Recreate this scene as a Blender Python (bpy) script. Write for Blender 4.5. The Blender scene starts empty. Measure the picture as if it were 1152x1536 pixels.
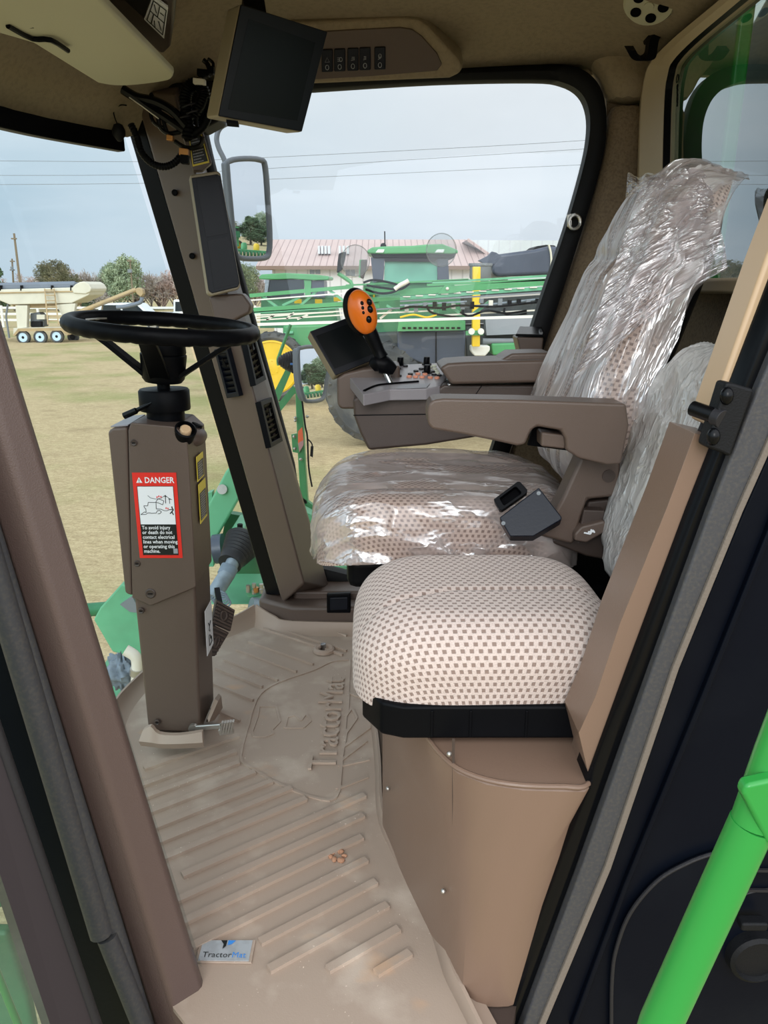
import bpy, bmesh, math, random
from mathutils import Vector, Matrix, noise
random.seed(7)
PI = math.pi
SC = bpy.context.scene
COL = SC.collection
V = Vector
# ------------------------------------------------------------------ camera model
F = 1160.0
CAM = V((0, 0, 1.09))
PIT = math.atan(338 / F)
FW = V((0, math.cos(PIT), -math.sin(PIT))); UP = V((0, math.sin(PIT), math.cos(PIT))); RT = V((1, 0, 0))
def ray(px, py): return FW + RT * ((px - 576) / F) + UP * (-(py - 768) / F)
def AY(px, py, y): d = ray(px, py); return CAM + d * (y / d.y)
def AZ(px, py, z): d = ray(px, py); return CAM + d * ((z - CAM.z) / d.z)
def AX(px, py, x): d = ray(px, py); return CAM + d * (x / d.x)
def AP(px, py, p0, n):
    d = ray(px, py); n = V(n); return CAM + d * ((V(p0) - CAM).dot(n) / d.dot(n))
def LY(pts, y): return [AY(a, b, y) for a, b in pts]
def LZ(pts, z): return [AZ(a, b, z) for a, b in pts]
def LX(pts, x): return [AX(a, b, x) for a, b in pts]
def LP(pts, p0, n): return [AP(a, b, p0, n) for a, b in pts]
# ------------------------------------------------------------------ mesh builder
def catmull(P, n=6, closed=False):
    P = [V(p) for p in P]; out = []
    m = len(P)
    rng = range(m) if closed else range(m - 1)
    for i in rng:
        if closed: p0, p1, p2, p3 = P[(i-1) % m], P[i], P[(i+1) % m], P[(i+2) % m]
        else: p0, p1, p2, p3 = P[max(i-1, 0)], P[i], P[i+1], P[min(i+2, m-1)]
        for k in range(n):
            t = k / n
            out.append(0.5 * ((2*p1) + (p2-p0)*t + (2*p0-5*p1+4*p2-p3)*t*t + (3*p1-p0-3*p2+p3)*t*t*t))
    if not closed: out.append(P[-1])
    return out
def text_width(txt):
    cu = bpy.data.curves.new('t', 'FONT'); cu.body = txt; cu.size = 1; ob = bpy.data.objects.new('t', cu); COL.objects.link(ob); bpy.context.view_layer.update()
    w_ = ob.dimensions.x; bpy.data.objects.remove(ob); bpy.data.curves.remove(cu); return w_
class MB:
    def __init__(s): s.v = []; s.f = []; s.uv = {}; s.mi = []; s.cur = 0
    def add(s, vs, fs):
        b = len(s.v); s.v += [V(p) for p in vs]
        for f in fs: s.f.append([b + i for i in f]); s.mi.append(s.cur)
        return b
    def poly(s, pts): s.add(pts, [list(range(len(pts)))]); return s
    def prism(s, pts, vec):
        n = len(pts); vec = V(vec)
        s.add(list(pts) + [V(p) + vec for p in pts], [list(range(n)), list(range(2*n-1, n-1, -1))] + [[i, i+n, (i+1) % n + n, (i+1) % n] for i in range(n)])
        return s
    def box(s, c, size, rot=None):
        c = V(c); h = V(size) / 2; R = rot or Matrix.Identity(3)
        vs = [c + R @ V((x*h.x, y*h.y, z*h.z)) for x in (-1, 1) for y in (-1, 1) for z in (-1, 1)]
        s.add(vs, [[0,1,3,2],[4,6,7,5],[0,4,5,1],[2,3,7,6],[0,2,6,4],[1,5,7,3]]); return s
    def box2(s, a, b): a = V(a); b = V(b); return s.box((a+b)/2, [abs(x) for x in (b-a)])
    def bar(s, a, b, w, h, up=(0, 0, 1)):
        s.nb = getattr(s, 'nb', 0)+1; h = h*(1+.004*(s.nb*37 % 23)); w = w*(1+.002*(s.nb*17 % 13))
        a = V(a); b = V(b); d = (b-a); L = d.length; d.normalize()
        x = d.cross(V(up)); x = x.normalized() if x.length > 1e-6 else V((1, 0, 0)); u = x.cross(d)
        R = Matrix((d, x, u)).transposed()
        return s.box((a+b)/2, (L, w, h), R)
    def ring(s, rings, cap=True, closed=True):
        n = len(rings[0]); vs = [p for r in rings for p in r]; fs = []
        for i in range(len(rings)-1):
            for j in range(n if closed else n-1):
                k = (j+1) % n
                fs.append([i*n+j, i*n+k, (i+1)*n+k, (i+1)*n+j])
        if cap and closed:
            fs.append(list(range(n-1, -1, -1))); fs.append([(len(rings)-1)*n + j for j in range(n)])
        s.add(vs, fs); return s
    def tube(s, pts, r, n=8, closed=False, smooth=0, corr=0):
        P = catmull(pts, smooth, closed) if smooth else [V(p) for p in pts]
        m = len(P); rs = r if isinstance(r, (list, tuple)) else None
        rings = []; t0 = (P[1]-P[0]).normalized()
        a = t0.orthogonal().normalized()
        for i, p in enumerate(P):
            if closed: t = (P[(i+1) % m]-P[i-1])
            else: t = (P[min(i+1, m-1)]-P[max(i-1, 0)])
            t.normalize(); a = (a - t*a.dot(t)).normalized(); b = t.cross(a)
            if rs:
                q = i/(m-1)*(len(rs)-1); k = min(int(q), len(rs)-2); rr = rs[k]+(rs[k+1]-rs[k])*(q-k)
            else: rr = r
            if corr: rr *= (1.0 if i % 2 else 1-corr)
            rings.append([p + (a*math.cos(2*PI*j/n) + b*math.sin(2*PI*j/n))*rr for j in range(n)])
        if closed: rings.append(rings[0]); s.ring(rings, cap=False)
        else: s.ring(rings)
        return s
    def lathe(s, o, axis, prof, n=24, cap=True):
        o = V(o); ax = V(axis).normalized(); a = ax.orthogonal().normalized(); b = ax.cross(a)
        s.ring([[o + ax*h + (a*math.cos(2*PI*j/n)+b*math.sin(2*PI*j/n))*max(r, 1e-5) for j in range(n)] for r, h in prof], cap=cap); return s
    def cyl(s, a, b, r, n=20, r2=None):
        a = V(a); b = V(b); return s.lathe(a, b-a, [(r, 0), (r if r2 is None else r2, (b-a).length)], n)
    def ell(s, c, U, Vv, W, nu=20, nv=12):
        c = V(c); rings = []
        for i in range(nv+1):
            t = -PI/2 + PI*i/nv
            rings.append([c + V(W)*math.sin(t) + (V(U)*math.cos(2*PI*j/nu)+V(Vv)*math.sin(2*PI*j/nu))*max(math.cos(t), 1e-4) for j in range(nu)])
        s.ring(rings, cap=True); return s
    def grid(s, fn, nu, nv, uvf=None):
        b = len(s.v)
        for i in range(nu+1):
            for j in range(nv+1):
                s.v.append(V(fn(i/nu, j/nv)))
                if uvf: s.uv[len(s.v)-1] = uvf(i/nu, j/nv)
        for i in range(nu):
            for j in range(nv):
                k = b+i*(nv+1)+j; s.f.append([k, k+nv+1, k+nv+2, k+1]); s.mi.append(s.cur)
        return s
    def text(s, txt, o, u, v, size, depth=0.0005, align='LEFT', sx=1.0, bold=0.0):
        cu = bpy.data.curves.new('t', 'FONT'); cu.body = txt; cu.size = 1; cu.extrude = 0; cu.align_x = align; cu.resolution_u = 2; cu.offset = bold
        ob = bpy.data.objects.new('t', cu); COL.objects.link(ob)
        bpy.context.view_layer.update()
        me = bpy.data.meshes.new_from_object(ob)
        u = V(u).normalized(); v = V(v).normalized(); w = u.cross(v)
        b = len(s.v); nv = len(me.vertices)
        for q in me.vertices: s.v.append(V(o) + u*q.co.x*size*sx + v*q.co.y*size + w*depth)
        for p in me.polygons: s.f.append([b+i for i in p.vertices]); s.mi.append(s.cur)
        if depth > 0.0015:
            from collections import Counter
            ec = Counter(); dirs = {}
            for p in me.polygons:
                vv = list(p.vertices)
                for i in range(len(vv)):
                    e = (vv[i], vv[(i+1) % len(vv)]); k = tuple(sorted(e)); ec[k] += 1; dirs[k] = e
            b2 = len(s.v)
            for q in me.vertices: s.v.append(V(o) + u*q.co.x*size*sx + v*q.co.y*size)
            for k, c in ec.items():
                if c == 1:
                    i, j = dirs[k]; s.f.append([b+i, b2+i, b2+j, b+j]); s.mi.append(s.cur)
        bpy.data.objects.remove(ob); bpy.data.curves.remove(cu); bpy.data.meshes.remove(me)
        return s
    def build(s, name, mat, parent=None, bevel=0, seg=2, sm=40, label=None, solid=0, sub=0, fix=True):
        org = ORG.get(parent.name, V((0, 0, 0))) if parent else V((0, 0, 0))
        me = bpy.data.meshes.new(name)
        me.from_pydata([tuple(p-org) for p in s.v], [], s.f)
        mats = mat if isinstance(mat, (list, tuple)) else [mat]
        for m in mats: me.materials.append(M[m] if isinstance(m, str) else m)
        if len(mats) > 1:
            for p, i in zip(me.polygons, s.mi): p.material_index = i
        if s.uv:
            ul = me.uv_layers.new(name='UVMap')
            for lp in me.loops: ul.data[lp.index].uv = s.uv.get(lp.vertex_index, (0, 0))
        if fix:
            bm = bmesh.new(); bm.from_mesh(me)
            bmesh.ops.recalc_face_normals(bm, faces=bm.faces); bm.to_mesh(me); bm.free()
        me.validate()
        if sm:
            for p in me.polygons: p.use_smooth = True
            if not bevel: me.set_sharp_from_angle(angle=math.radians(sm))
        o = bpy.data.objects.new(name, me); COL.objects.link(o)
        if parent: o.parent = parent
        ORG[o.name] = org
        if solid:
            md = o.modifiers.new('s', 'SOLIDIFY'); md.thickness = solid; md.offset = 0
        if bevel:
            md = o.modifiers.new('b', 'BEVEL'); md.width = bevel; md.segments = seg; md.limit_method = 'ANGLE'; md.angle_limit = math.radians(32); md.harden_normals = True
        if sub:
            md = o.modifiers.new('u', 'SUBSURF'); md.levels = sub; md.render_levels = sub
        if label: o['label'] = label
        return o
ORG = {}
def thing(name, label, cat, loc=(0, 0, 0), group=None):
    o = bpy.data.objects.new(name, None); COL.objects.link(o); o.location = loc; o.empty_display_size = .05
    ORG[o.name] = V(loc); o['label'] = label; o['category'] = cat
    if group: o['group'] = group
    return o
def tag(o, label, cat, group=None, kind=None):
    o['label'] = label; o['category'] = cat
    if group: o['group'] = group
    if kind: o['kind'] = kind
    return o
def struct(o, label=None):
    o['kind'] = 'structure'
    if label: o['label'] = label
    return o
def cp(o, parent=None):
    c = o.copy(); COL.objects.link(c); c.parent = parent
    for ch in list(o.children): cp(ch, c)
    return c
def lerp(a, b, t): return a + (b-a)*t
# ------------------------------------------------------------------ materials
M = {}
def s2l(c):
    return tuple(((x/255)/12.92 if x/255 <= .04045 else ((x/255+.055)/1.055)**2.4) for x in c)
def nodes(name):
    m = bpy.data.materials.new(name); m.use_nodes = True; nt = m.node_tree; nt.nodes.clear()
    out = nt.nodes.new('ShaderNodeOutputMaterial'); M[name] = m
    return m, nt, out
def N(nt, t, **kw):
    n = nt.nodes.new(t)
    for k, v in kw.items():
        if k in n.inputs: n.inputs[k].default_value = v
        else: setattr(n, k, v)
    return n
def mth(nt, op, a, b=None, c=None, clamp=False):
    n = nt.nodes.new('ShaderNodeMath'); n.operation = op; n.use_clamp = clamp
    for i, x in enumerate((a, b, c)):
        if x is None: continue
        if isinstance(x, (int, float)): n.inputs[i].default_value = x
        else: nt.links.new(x, n.inputs[i])
    return n.outputs[0]
def mixc(nt, fac, a, b):
    n = nt.nodes.new('ShaderNodeMix'); n.data_type = 'RGBA'
    for i, x in ((0, fac), (6, a), (7, b)):
        if isinstance(x, (int, float)): n.inputs[i].default_value = x
        elif isinstance(x, tuple): n.inputs[i].default_value = x if len(x) == 4 else (*x, 1)
        else: nt.links.new(x, n.inputs[i])
    return n.outputs[2]
def noi(nt, scale, detail=3, coord=None, rough=.5, vec=None):
    tc = nt.nodes.new('ShaderNodeTexCoord'); n = nt.nodes.new('ShaderNodeTexNoise')
    n.inputs['Scale'].default_value = scale; n.inputs['Detail'].default_value = detail; n.inputs['Roughness'].default_value = rough
    src = tc.outputs[coord or 'Object']
    if vec:
        mp = nt.nodes.new('ShaderNodeMapping'); mp.inputs['Scale'].default_value = vec; nt.links.new(src, mp.inputs[0]); src = mp.outputs[0]
    nt.links.new(src, n.inputs['Vector']); return n.outputs['Fac']
def ramp(nt, src, a, b):
    return mth(nt, 'MULTIPLY', mth(nt, 'SUBTRACT', src, a), 1/(b-a), clamp=True)
def mat(name, col, rough=.5, metal=0, bump=0, bscale=200, var=0, vscale=6, spec=.5, col2=None, emit=None, c2r=(.45, .65), vdetail=4, vvec=None, coat=0):
    m, nt, out = nodes(name)
    p = N(nt, 'ShaderNodeBsdfPrincipled'); nt.links.new(p.outputs[0], out.inputs[0])
    c = s2l(col)
    p.inputs['Roughness'].default_value = rough; p.inputs['Metallic'].default_value = metal; p.inputs['Specular IOR Level'].default_value = spec
    p.inputs['Coat Weight'].default_value = coat
    if var or col2:
        f = ramp(nt, noi(nt, vscale, vdetail, vec=vvec), *c2r)
        b = s2l(col2) if col2 else tuple(x*(1-var) for x in c)
        nt.links.new(mixc(nt, f, c, b), p.inputs['Base Color'])
    else: p.inputs['Base Color'].default_value = (*c, 1)
    if bump:
        b = N(nt, 'ShaderNodeBump'); b.inputs['Strength'].default_value = bump; b.inputs['Distance'].default_value = .002
        nt.links.new(noi(nt, bscale, 3), b.inputs['Height']); nt.links.new(b.outputs[0], p.inputs['Normal'])
    if emit: p.inputs['Emission Color'].default_value = (*s2l(emit[0]), 1); p.inputs['Emission Strength'].default_value = emit[1]
    return m
def fabric(name, base, dot, pu=.0145, pv=.0098):
    m, nt, out = nodes(name)
    p = N(nt, 'ShaderNodeBsdfPrincipled'); nt.links.new(p.outputs[0], out.inputs[0]); p.inputs['Roughness'].default_value = .9; p.inputs['Specular IOR Level'].default_value = .15
    p.inputs['Sheen Weight'].default_value = .2
    uv = N(nt, 'ShaderNodeUVMap'); sp = N(nt, 'ShaderNodeSeparateXYZ'); nt.links.new(uv.outputs[0], sp.inputs[0])
    v = mth(nt, 'MULTIPLY', sp.outputs[1], 1/pv); row = mth(nt, 'FLOOR', v)
    u = mth(nt, 'ADD', mth(nt, 'MULTIPLY', sp.outputs[0], 1/pu), mth(nt, 'MULTIPLY', row, .5))
    fu = mth(nt, 'ABSOLUTE', mth(nt, 'SUBTRACT', mth(nt, 'FRACT', u), .5)); fv = mth(nt, 'ABSOLUTE', mth(nt, 'SUBTRACT', mth(nt, 'FRACT', v), .5))
    du = mth(nt, 'MULTIPLY', mth(nt, 'SUBTRACT', .27, fu), 12, clamp=True); dv = mth(nt, 'MULTIPLY', mth(nt, 'SUBTRACT', .34, fv), 10, clamp=True)
    d = mth(nt, 'MULTIPLY', du, dv)
    w = noi(nt, 500, 2)
    cb = mixc(nt, ramp(nt, w, .3, .7), s2l(base), tuple(x*.8 for x in s2l(base)))
    nt.links.new(mixc(nt, d, cb, s2l(dot)), p.inputs['Base Color'])
    b = N(nt, 'ShaderNodeBump'); b.inputs['Strength'].default_value = .6; b.inputs['Distance'].default_value = .002
    h = mth(nt, 'ADD', mth(nt, 'MULTIPLY', d, -1), mth(nt, 'MULTIPLY', w, .8)); nt.links.new(h, b.inputs['Height']); nt.links.new(b.outputs[0], p.inputs['Normal'])
def plastic(name, lo=.22, hi=.75, scale=9, tint=(248, 240, 238), bump=1.0, vec=(1, 1, 1), a=.42, b=.68, rid_a=.3):
    m, nt, out = nodes(name)
    t = N(nt, 'ShaderNodeBsdfTransparent'); t.inputs[0].default_value = (.97, .95, .95, 1)
    p = N(nt, 'ShaderNodeBsdfDiffuse'); p.inputs['Color'].default_value = (*s2l(tint), 1); gl_ = N(nt, 'ShaderNodeBsdfGlossy'); gl_.inputs['Roughness'].default_value = .2
    w = noi(nt, scale, 4, rough=.5, vec=vec, coord='UV')
    w2 = noi(nt, scale*4, 5, vec=vec, coord='UV')
    rid = mth(nt, 'SUBTRACT', 1, mth(nt, 'MULTIPLY', mth(nt, 'ABSOLUTE', mth(nt, 'SUBTRACT', w, .5)), 6), clamp=True)
    rid = mth(nt, 'POWER', rid, 3)
    f = mth(nt, 'ADD', mth(nt, 'MULTIPLY', ramp(nt, w, a, b), hi-lo), lo)
    f = mth(nt, 'ADD', f, mth(nt, 'MULTIPLY', rid, rid_a), clamp=True)
    tl = N(nt, 'ShaderNodeBsdfTranslucent'); tl.inputs['Color'].default_value = (*s2l(tint), 1); pt = N(nt, 'ShaderNodeMixShader'); pt.inputs[0].default_value = .4; nt.links.new(p.outputs[0], pt.inputs[1]); nt.links.new(tl.outputs[0], pt.inputs[2])
    mx = N(nt, 'ShaderNodeMixShader'); nt.links.new(f, mx.inputs[0]); nt.links.new(t.outputs[0], mx.inputs[1]); nt.links.new(pt.outputs[0], mx.inputs[2])
    lw = N(nt, 'ShaderNodeLayerWeight'); lw.inputs['Blend'].default_value = .35
    mg = N(nt, 'ShaderNodeMixShader'); nt.links.new(mth(nt, 'ADD', .10, mth(nt, 'MULTIPLY', mth(nt, 'MAXIMUM', lw.outputs['Facing'], rid), .34), clamp=True), mg.inputs[0]); nt.links.new(mx.outputs[0], mg.inputs[1]); nt.links.new(gl_.outputs[0], mg.inputs[2]); nt.links.new(mg.outputs[0], out.inputs[0])
    bp = N(nt, 'ShaderNodeBump'); bp.inputs['Strength'].default_value = bump; bp.inputs['Distance'].default_value = .007
    nt.links.new(mth(nt, 'ADD', mth(nt, 'MULTIPLY', rid, .5), mth(nt, 'ADD', w, mth(nt, 'MULTIPLY', w2, .15))), bp.inputs['Height']); nt.links.new(bp.outputs[0], p.inputs['Normal']); nt.links.new(bp.outputs[0], gl_.inputs['Normal']); nt.links.new(bp.outputs[0], lw.inputs['Normal'])
def glass(name, tint=(.95, .98, .97), k=1.0, ior=1.5, dust=0.02, dcol=(.7, .72, .7), dscale=3):
    m, nt, out = nodes(name)
    t = N(nt, 'ShaderNodeBsdfTransparent'); t.inputs[0].default_value = (*tint, 1)
    g = N(nt, 'ShaderNodeBsdfGlossy'); g.inputs['Roughness'].default_value = .0; g.inputs['Color'].default_value = (1, 1, 1, 1)
    ge = N(nt, 'ShaderNodeNewGeometry'); vm = nt.nodes.new('ShaderNodeVectorMath'); vm.operation = 'DOT_PRODUCT'; nt.links.new(ge.outputs['Incoming'], vm.inputs[0]); nt.links.new(ge.outputs['Normal'], vm.inputs[1])
    r0 = ((ior-1)/(ior+1))**2; cs = mth(nt, 'SUBTRACT', 1, mth(nt, 'ABSOLUTE', vm.outputs['Value'])); sch = mth(nt, 'ADD', r0, mth(nt, 'MULTIPLY', mth(nt, 'POWER', cs, 5), 1-r0))
    mx = N(nt, 'ShaderNodeMixShader'); nt.links.new(mth(nt, 'MULTIPLY', sch, k, clamp=True), mx.inputs[0]); nt.links.new(t.outputs[0], mx.inputs[1]); nt.links.new(g.outputs[0], mx.inputs[2])
    df = N(nt, 'ShaderNodeBsdfDiffuse'); df.inputs[0].default_value = (*dcol, 1)
    m2 = N(nt, 'ShaderNodeMixShader'); nt.links.new(mth(nt, 'MULTIPLY', ramp(nt, noi(nt, dscale, 6), .3, .8), dust*2, clamp=True), m2.inputs[0]); nt.links.new(mx.outputs[0], m2.inputs[1]); nt.links.new(df.outputs[0], m2.inputs[2])
    nt.links.new(m2.outputs[0], out.inputs[0])

BROWN = (91, 76, 67)
mat('brown', BROWN, .42, bump=.25, bscale=700)
mat('brown_pillar', (90, 74, 69), .4, bump=.3, bscale=500)
mat('brown_paint', (122, 99, 84), .30, bump=.08, bscale=300)
mat('brown_dark', (66, 54, 48), .45, bump=.25, bscale=600)
mat('tan', (176, 158, 128), .5, bump=.15, bscale=500)
mat('tan_trim', (196, 166, 132), .35)
mat('housing_tan', (150, 138, 116), .5, bump=.15, bscale=500)
mat('visor', (188, 184, 158), .6, bump=.2, bscale=300)
mat('headliner', (150, 134, 110), .95, bump=.7, bscale=500, var=.15, vscale=80)
mat('fabric_wall', (128, 110, 88), .95, bump=.8, bscale=350, var=.3, vscale=150)
mat('mat_rubber', (170, 150, 134), .62, bump=.15, bscale=400, col2=(198, 180, 162), vscale=8, c2r=(.52, .76), vdetail=9)
mat('lip_rubber', (164, 144, 128), .5)
mat('black', (9, 10, 13), .42, bump=.1, bscale=500, spec=.08)
mat('black_gloss', (8, 9, 12), .25, spec=.2)
mat('black_soft', (12, 13, 16), .6, spec=.25, bump=.3, bscale=400)
mat('door_frame_dark', (46, 40, 44), .5, spec=.3)
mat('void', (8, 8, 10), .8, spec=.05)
mat('screen', (17, 20, 21), .25, spec=.14)
mat('bezel', (12, 15, 22), .35, spec=.25)
mat('seal', (64, 64, 67), .5, spec=.35, bump=.2, bscale=250, col2=(74, 72, 70), vscale=200)
mat('seal_dark', (36, 35, 38), .5, bump=.3, bscale=200, spec=.3)
mat('seal_edge', (112, 102, 92), .8, bump=.5, bscale=300)
mat('door_black', (6, 10, 20), .4, spec=.10, col2=(12, 16, 24), vscale=5, bump=.08, bscale=120)
mat('green', (78, 154, 98), .4, bump=.05, var=.12, vscale=3)
mat('green_rail', (44, 146, 62), .28, bump=.06, bscale=90)
mat('green_mach', (104, 176, 134), .45, var=.2, vscale=5)
mat('green_dark', (46, 116, 76), .45, var=.3, vscale=4)
mat('yellow', (236, 196, 40), .4, var=.1, vscale=4)
mat('tire', (62, 64, 66), .85, bump=.4, bscale=40, col2=(96, 96, 92), vscale=3)
mat('steel', (178, 180, 182), .25, metal=1)
mat('steel_brush', (190, 186, 180), .35, metal=.9, bump=.2)
mat('pipe', (138, 150, 160), .45, metal=.3, var=.3, vscale=20)
mat('white', (236, 238, 240), .5)
mat('red', (224, 44, 34), .4)
mat('label_black', (18, 22, 22), .4)
mat('label_yellow', (226, 205, 70), .45)
mat('orange', (226, 112, 22), .3)
mat('btn_orange', (226, 150, 120), .5)
mat('btn_light', (206, 210, 190), .5)
mat('btn_black', (24, 24, 26), .4)
mat('panel_grey', (140, 136, 140), .3)
mat('switch', (16, 20, 29), .4, spec=.25)
mat('print_grey', (150, 152, 158), .5)
mat('beige_button', (214, 180, 140), .5)
mat('mirror_frame', (110, 116, 124), .5, bump=.2)
mat('mirror', (235, 240, 245), .0, metal=1)
mat('cream', (214, 209, 190), .45, var=.08, vscale=2)
mat('cream_dark', (176, 152, 112), .5, var=.2, vscale=2)
mat('tarp', (112, 120, 132), .5, bump=.2, bscale=8)
mat('rimwhite', (190, 214, 226), .4)
mat('carpaint', (226, 230, 232), .25, coat=.5)
mat('carglass', (40, 48, 54), .08)
mat('fence', (226, 224, 216), .6)
mat('wood', (126, 112, 92), .9, bump=.5)
mat('wire', (132, 138, 144), .6)
mat('bark', (104, 94, 84), .9)
mat('hose_grey', (118, 132, 146), .6, bump=.4, bscale=30, var=.3, vscale=25)
mat('brass', (196, 140, 84), .35, metal=.8)
mat('clip_white', (220, 214, 200), .5)
mat('dark_machine', (58, 66, 66), .6, var=.4, vscale=3)
mat('tank_grey', (120, 126, 130), .5, var=.15, vscale=3)
mat('hood_dark', (66, 74, 90), .35, var=.15, vscale=2)
mat('glass_green', (110, 168, 150), .2, var=.2, vscale=2)
mat('belt', (14, 20, 32), .38, bump=.1, spec=.3)
mat('reflector_orange', (255, 120, 80), .3)
mat('reflector_grey', (200, 150, 150), .4)
mat('hub_blue', (60, 120, 190), .4)
mat('clay', (176, 132, 104), .9, bump=.5, bscale=200)
mat('logo_blue', (60, 140, 220), .4)
mat('badge', (196, 202, 206), .3, metal=.4, var=.15, vscale=60)
mat('beige_leaf', (150, 140, 110), .9)
fabric('seat_cloth', (214, 196, 187), (142, 122, 112), .0150, .0105)
fabric('seat_cloth_main', (206, 184, 170), (118, 92, 80))
plastic('wrap', .12, .62, 5, vec=(.8, 1.6, 1), a=.46, b=.72)
plastic('wrap_back', .16, .85, 8, vec=(2.6, .38, 1), a=.44, b=.66, rid_a=.45)
plastic('wrap_silver', .55, .92, 12, vec=(1.3, .9, 1), tint=(246, 244, 240), a=.35, b=.6, rid_a=.3)
plastic('wrap_flap', .08, .34, 12, vec=(1, 2.2, 1), tint=(214, 200, 204), a=.4, b=.66)
glass('glass_side', tint=(.93, .96, .955), dust=.055, dcol=(.85, .87, .88), dscale=2)
glass('glass_front', tint=(.86, .92, .93), k=.5, dust=.02, dscale=3)
glass('glass_rear', tint=(.58, .72, .65), k=2.4, ior=1.9, dust=.02, dcol=(.4, .45, .42))
glass('glass_door', tint=(.6, .74, .68), k=1.0, ior=1.6, dust=.10, dcol=(.35, .4, .37))
glass('ring_glass', tint=(.85, .87, .87), k=1.5, dust=.25)
# moulded mat: dusty rubber with pale specks and clay smears
m, nt, out = nodes('mat_rubber'); p = N(nt, 'ShaderNodeBsdfPrincipled'); nt.links.new(p.outputs[0], out.inputs[0]); p.inputs['Roughness'].default_value = .62
c = mixc(nt, ramp(nt, noi(nt, 8, 9), .52, .76), s2l((168, 149, 133)), s2l((198, 182, 166)))
c = mixc(nt, mth(nt, 'MULTIPLY', ramp(nt, noi(nt, 5, 6, vec=(1, 1.6, 1)), .62, .74), .6), c, s2l((204, 158, 116)))
sp_ = mth(nt, 'MULTIPLY', ramp(nt, noi(nt, 170, 2), .70, .74), ramp(nt, noi(nt, 7, 4), .45, .6))
c = mixc(nt, sp_, c, s2l((228, 212, 194)))
nt.links.new(c, p.inputs['Base Color'])
b = N(nt, 'ShaderNodeBump'); b.inputs['Strength'].default_value = .15; b.inputs['Distance'].default_value = .002; nt.links.new(noi(nt, 400, 3), b.inputs['Height']); nt.links.new(b.outputs[0], p.inputs['Normal'])
# grass
m, nt, out = nodes('grass')
p = N(nt, 'ShaderNodeBsdfPrincipled'); nt.links.new(p.outputs[0], out.inputs[0]); p.inputs['Roughness'].default_value = .95; p.inputs['Specular IOR Level'].default_value = .1
g1 = noi(nt, .35, 5); g2 = noi(nt, 9, 8, rough=.7, vec=(1, 2.2, 1)); g3 = noi(nt, 1.3, 6)
c = mixc(nt, ramp(nt, g2, .3, .7), s2l((220, 200, 160)), s2l((172, 152, 116)))
c = mixc(nt, mth(nt, 'MULTIPLY', ramp(nt, g1, .47, .64), .6), c, s2l((138, 152, 88)))
c = mixc(nt, mth(nt, 'MULTIPLY', ramp(nt, g3, .55, .75), .4), c, s2l((138, 120, 92)))
g4 = noi(nt, 38, 6, rough=.8)
c = mixc(nt, mth(nt, 'MULTIPLY', ramp(nt, g4, .42, .68), .55), c, s2l((118, 100, 66)))
nt.links.new(c, p.inputs['Base Color'])
b = N(nt, 'ShaderNodeBump'); b.inputs['Strength'].default_value = .6; b.inputs['Distance'].default_value = .05; nt.links.new(g2, b.inputs['Height']); nt.links.new(b.outputs[0], p.inputs['Normal'])
# metal sheet roof / walls
def sheet(name, ca, cb, pitch, axis='X', rough=.5):
    m, nt, out = nodes(name); p = N(nt, 'ShaderNodeBsdfPrincipled'); nt.links.new(p.outputs[0], out.inputs[0]); p.inputs['Roughness'].default_value = rough
    tc = N(nt, 'ShaderNodeTexCoord'); sp = N(nt, 'ShaderNodeSeparateXYZ'); nt.links.new(tc.outputs['Object'], sp.inputs[0])
    f = mth(nt, 'FRACT', mth(nt, 'MULTIPLY', sp.outputs[axis], 1/pitch)); d = mth(nt, 'LESS_THAN', f, .14)
    c = mixc(nt, ramp(nt, noi(nt, .6, 5), .3, .8), s2l(ca), tuple(x*.85 for x in s2l(ca)))
    nt.links.new(mixc(nt, d, c, s2l(cb)), p.inputs['Base Color'])
sheet('roof_pink', (196, 172, 166), (150, 126, 122), .3)
sheet('wall_sheet', (216, 214, 212), (180, 178, 176), .5)
sheet('roof_grey', (200, 206, 208), (186, 190, 194), .5)
sheet('rubber_rib', (48, 58, 64), (120, 130, 134), .02)
# foliage, distance haze put into the lighter, greyer leaf colours
for nm, a_, b_ in (('leaf_dark', (84, 104, 76), (116, 134, 100)), ('leaf_mid', (138, 152, 122), (170, 180, 146)), ('leaf_bare', (186, 176, 168), (206, 198, 190)), ('leaf_red', (190, 168, 158), (208, 190, 180)), ('leaf_cedar', (132, 132, 104), (160, 152, 124))):
    mat(nm, a_, .95, col2=b_, vscale=.8, spec=.1)
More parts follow.
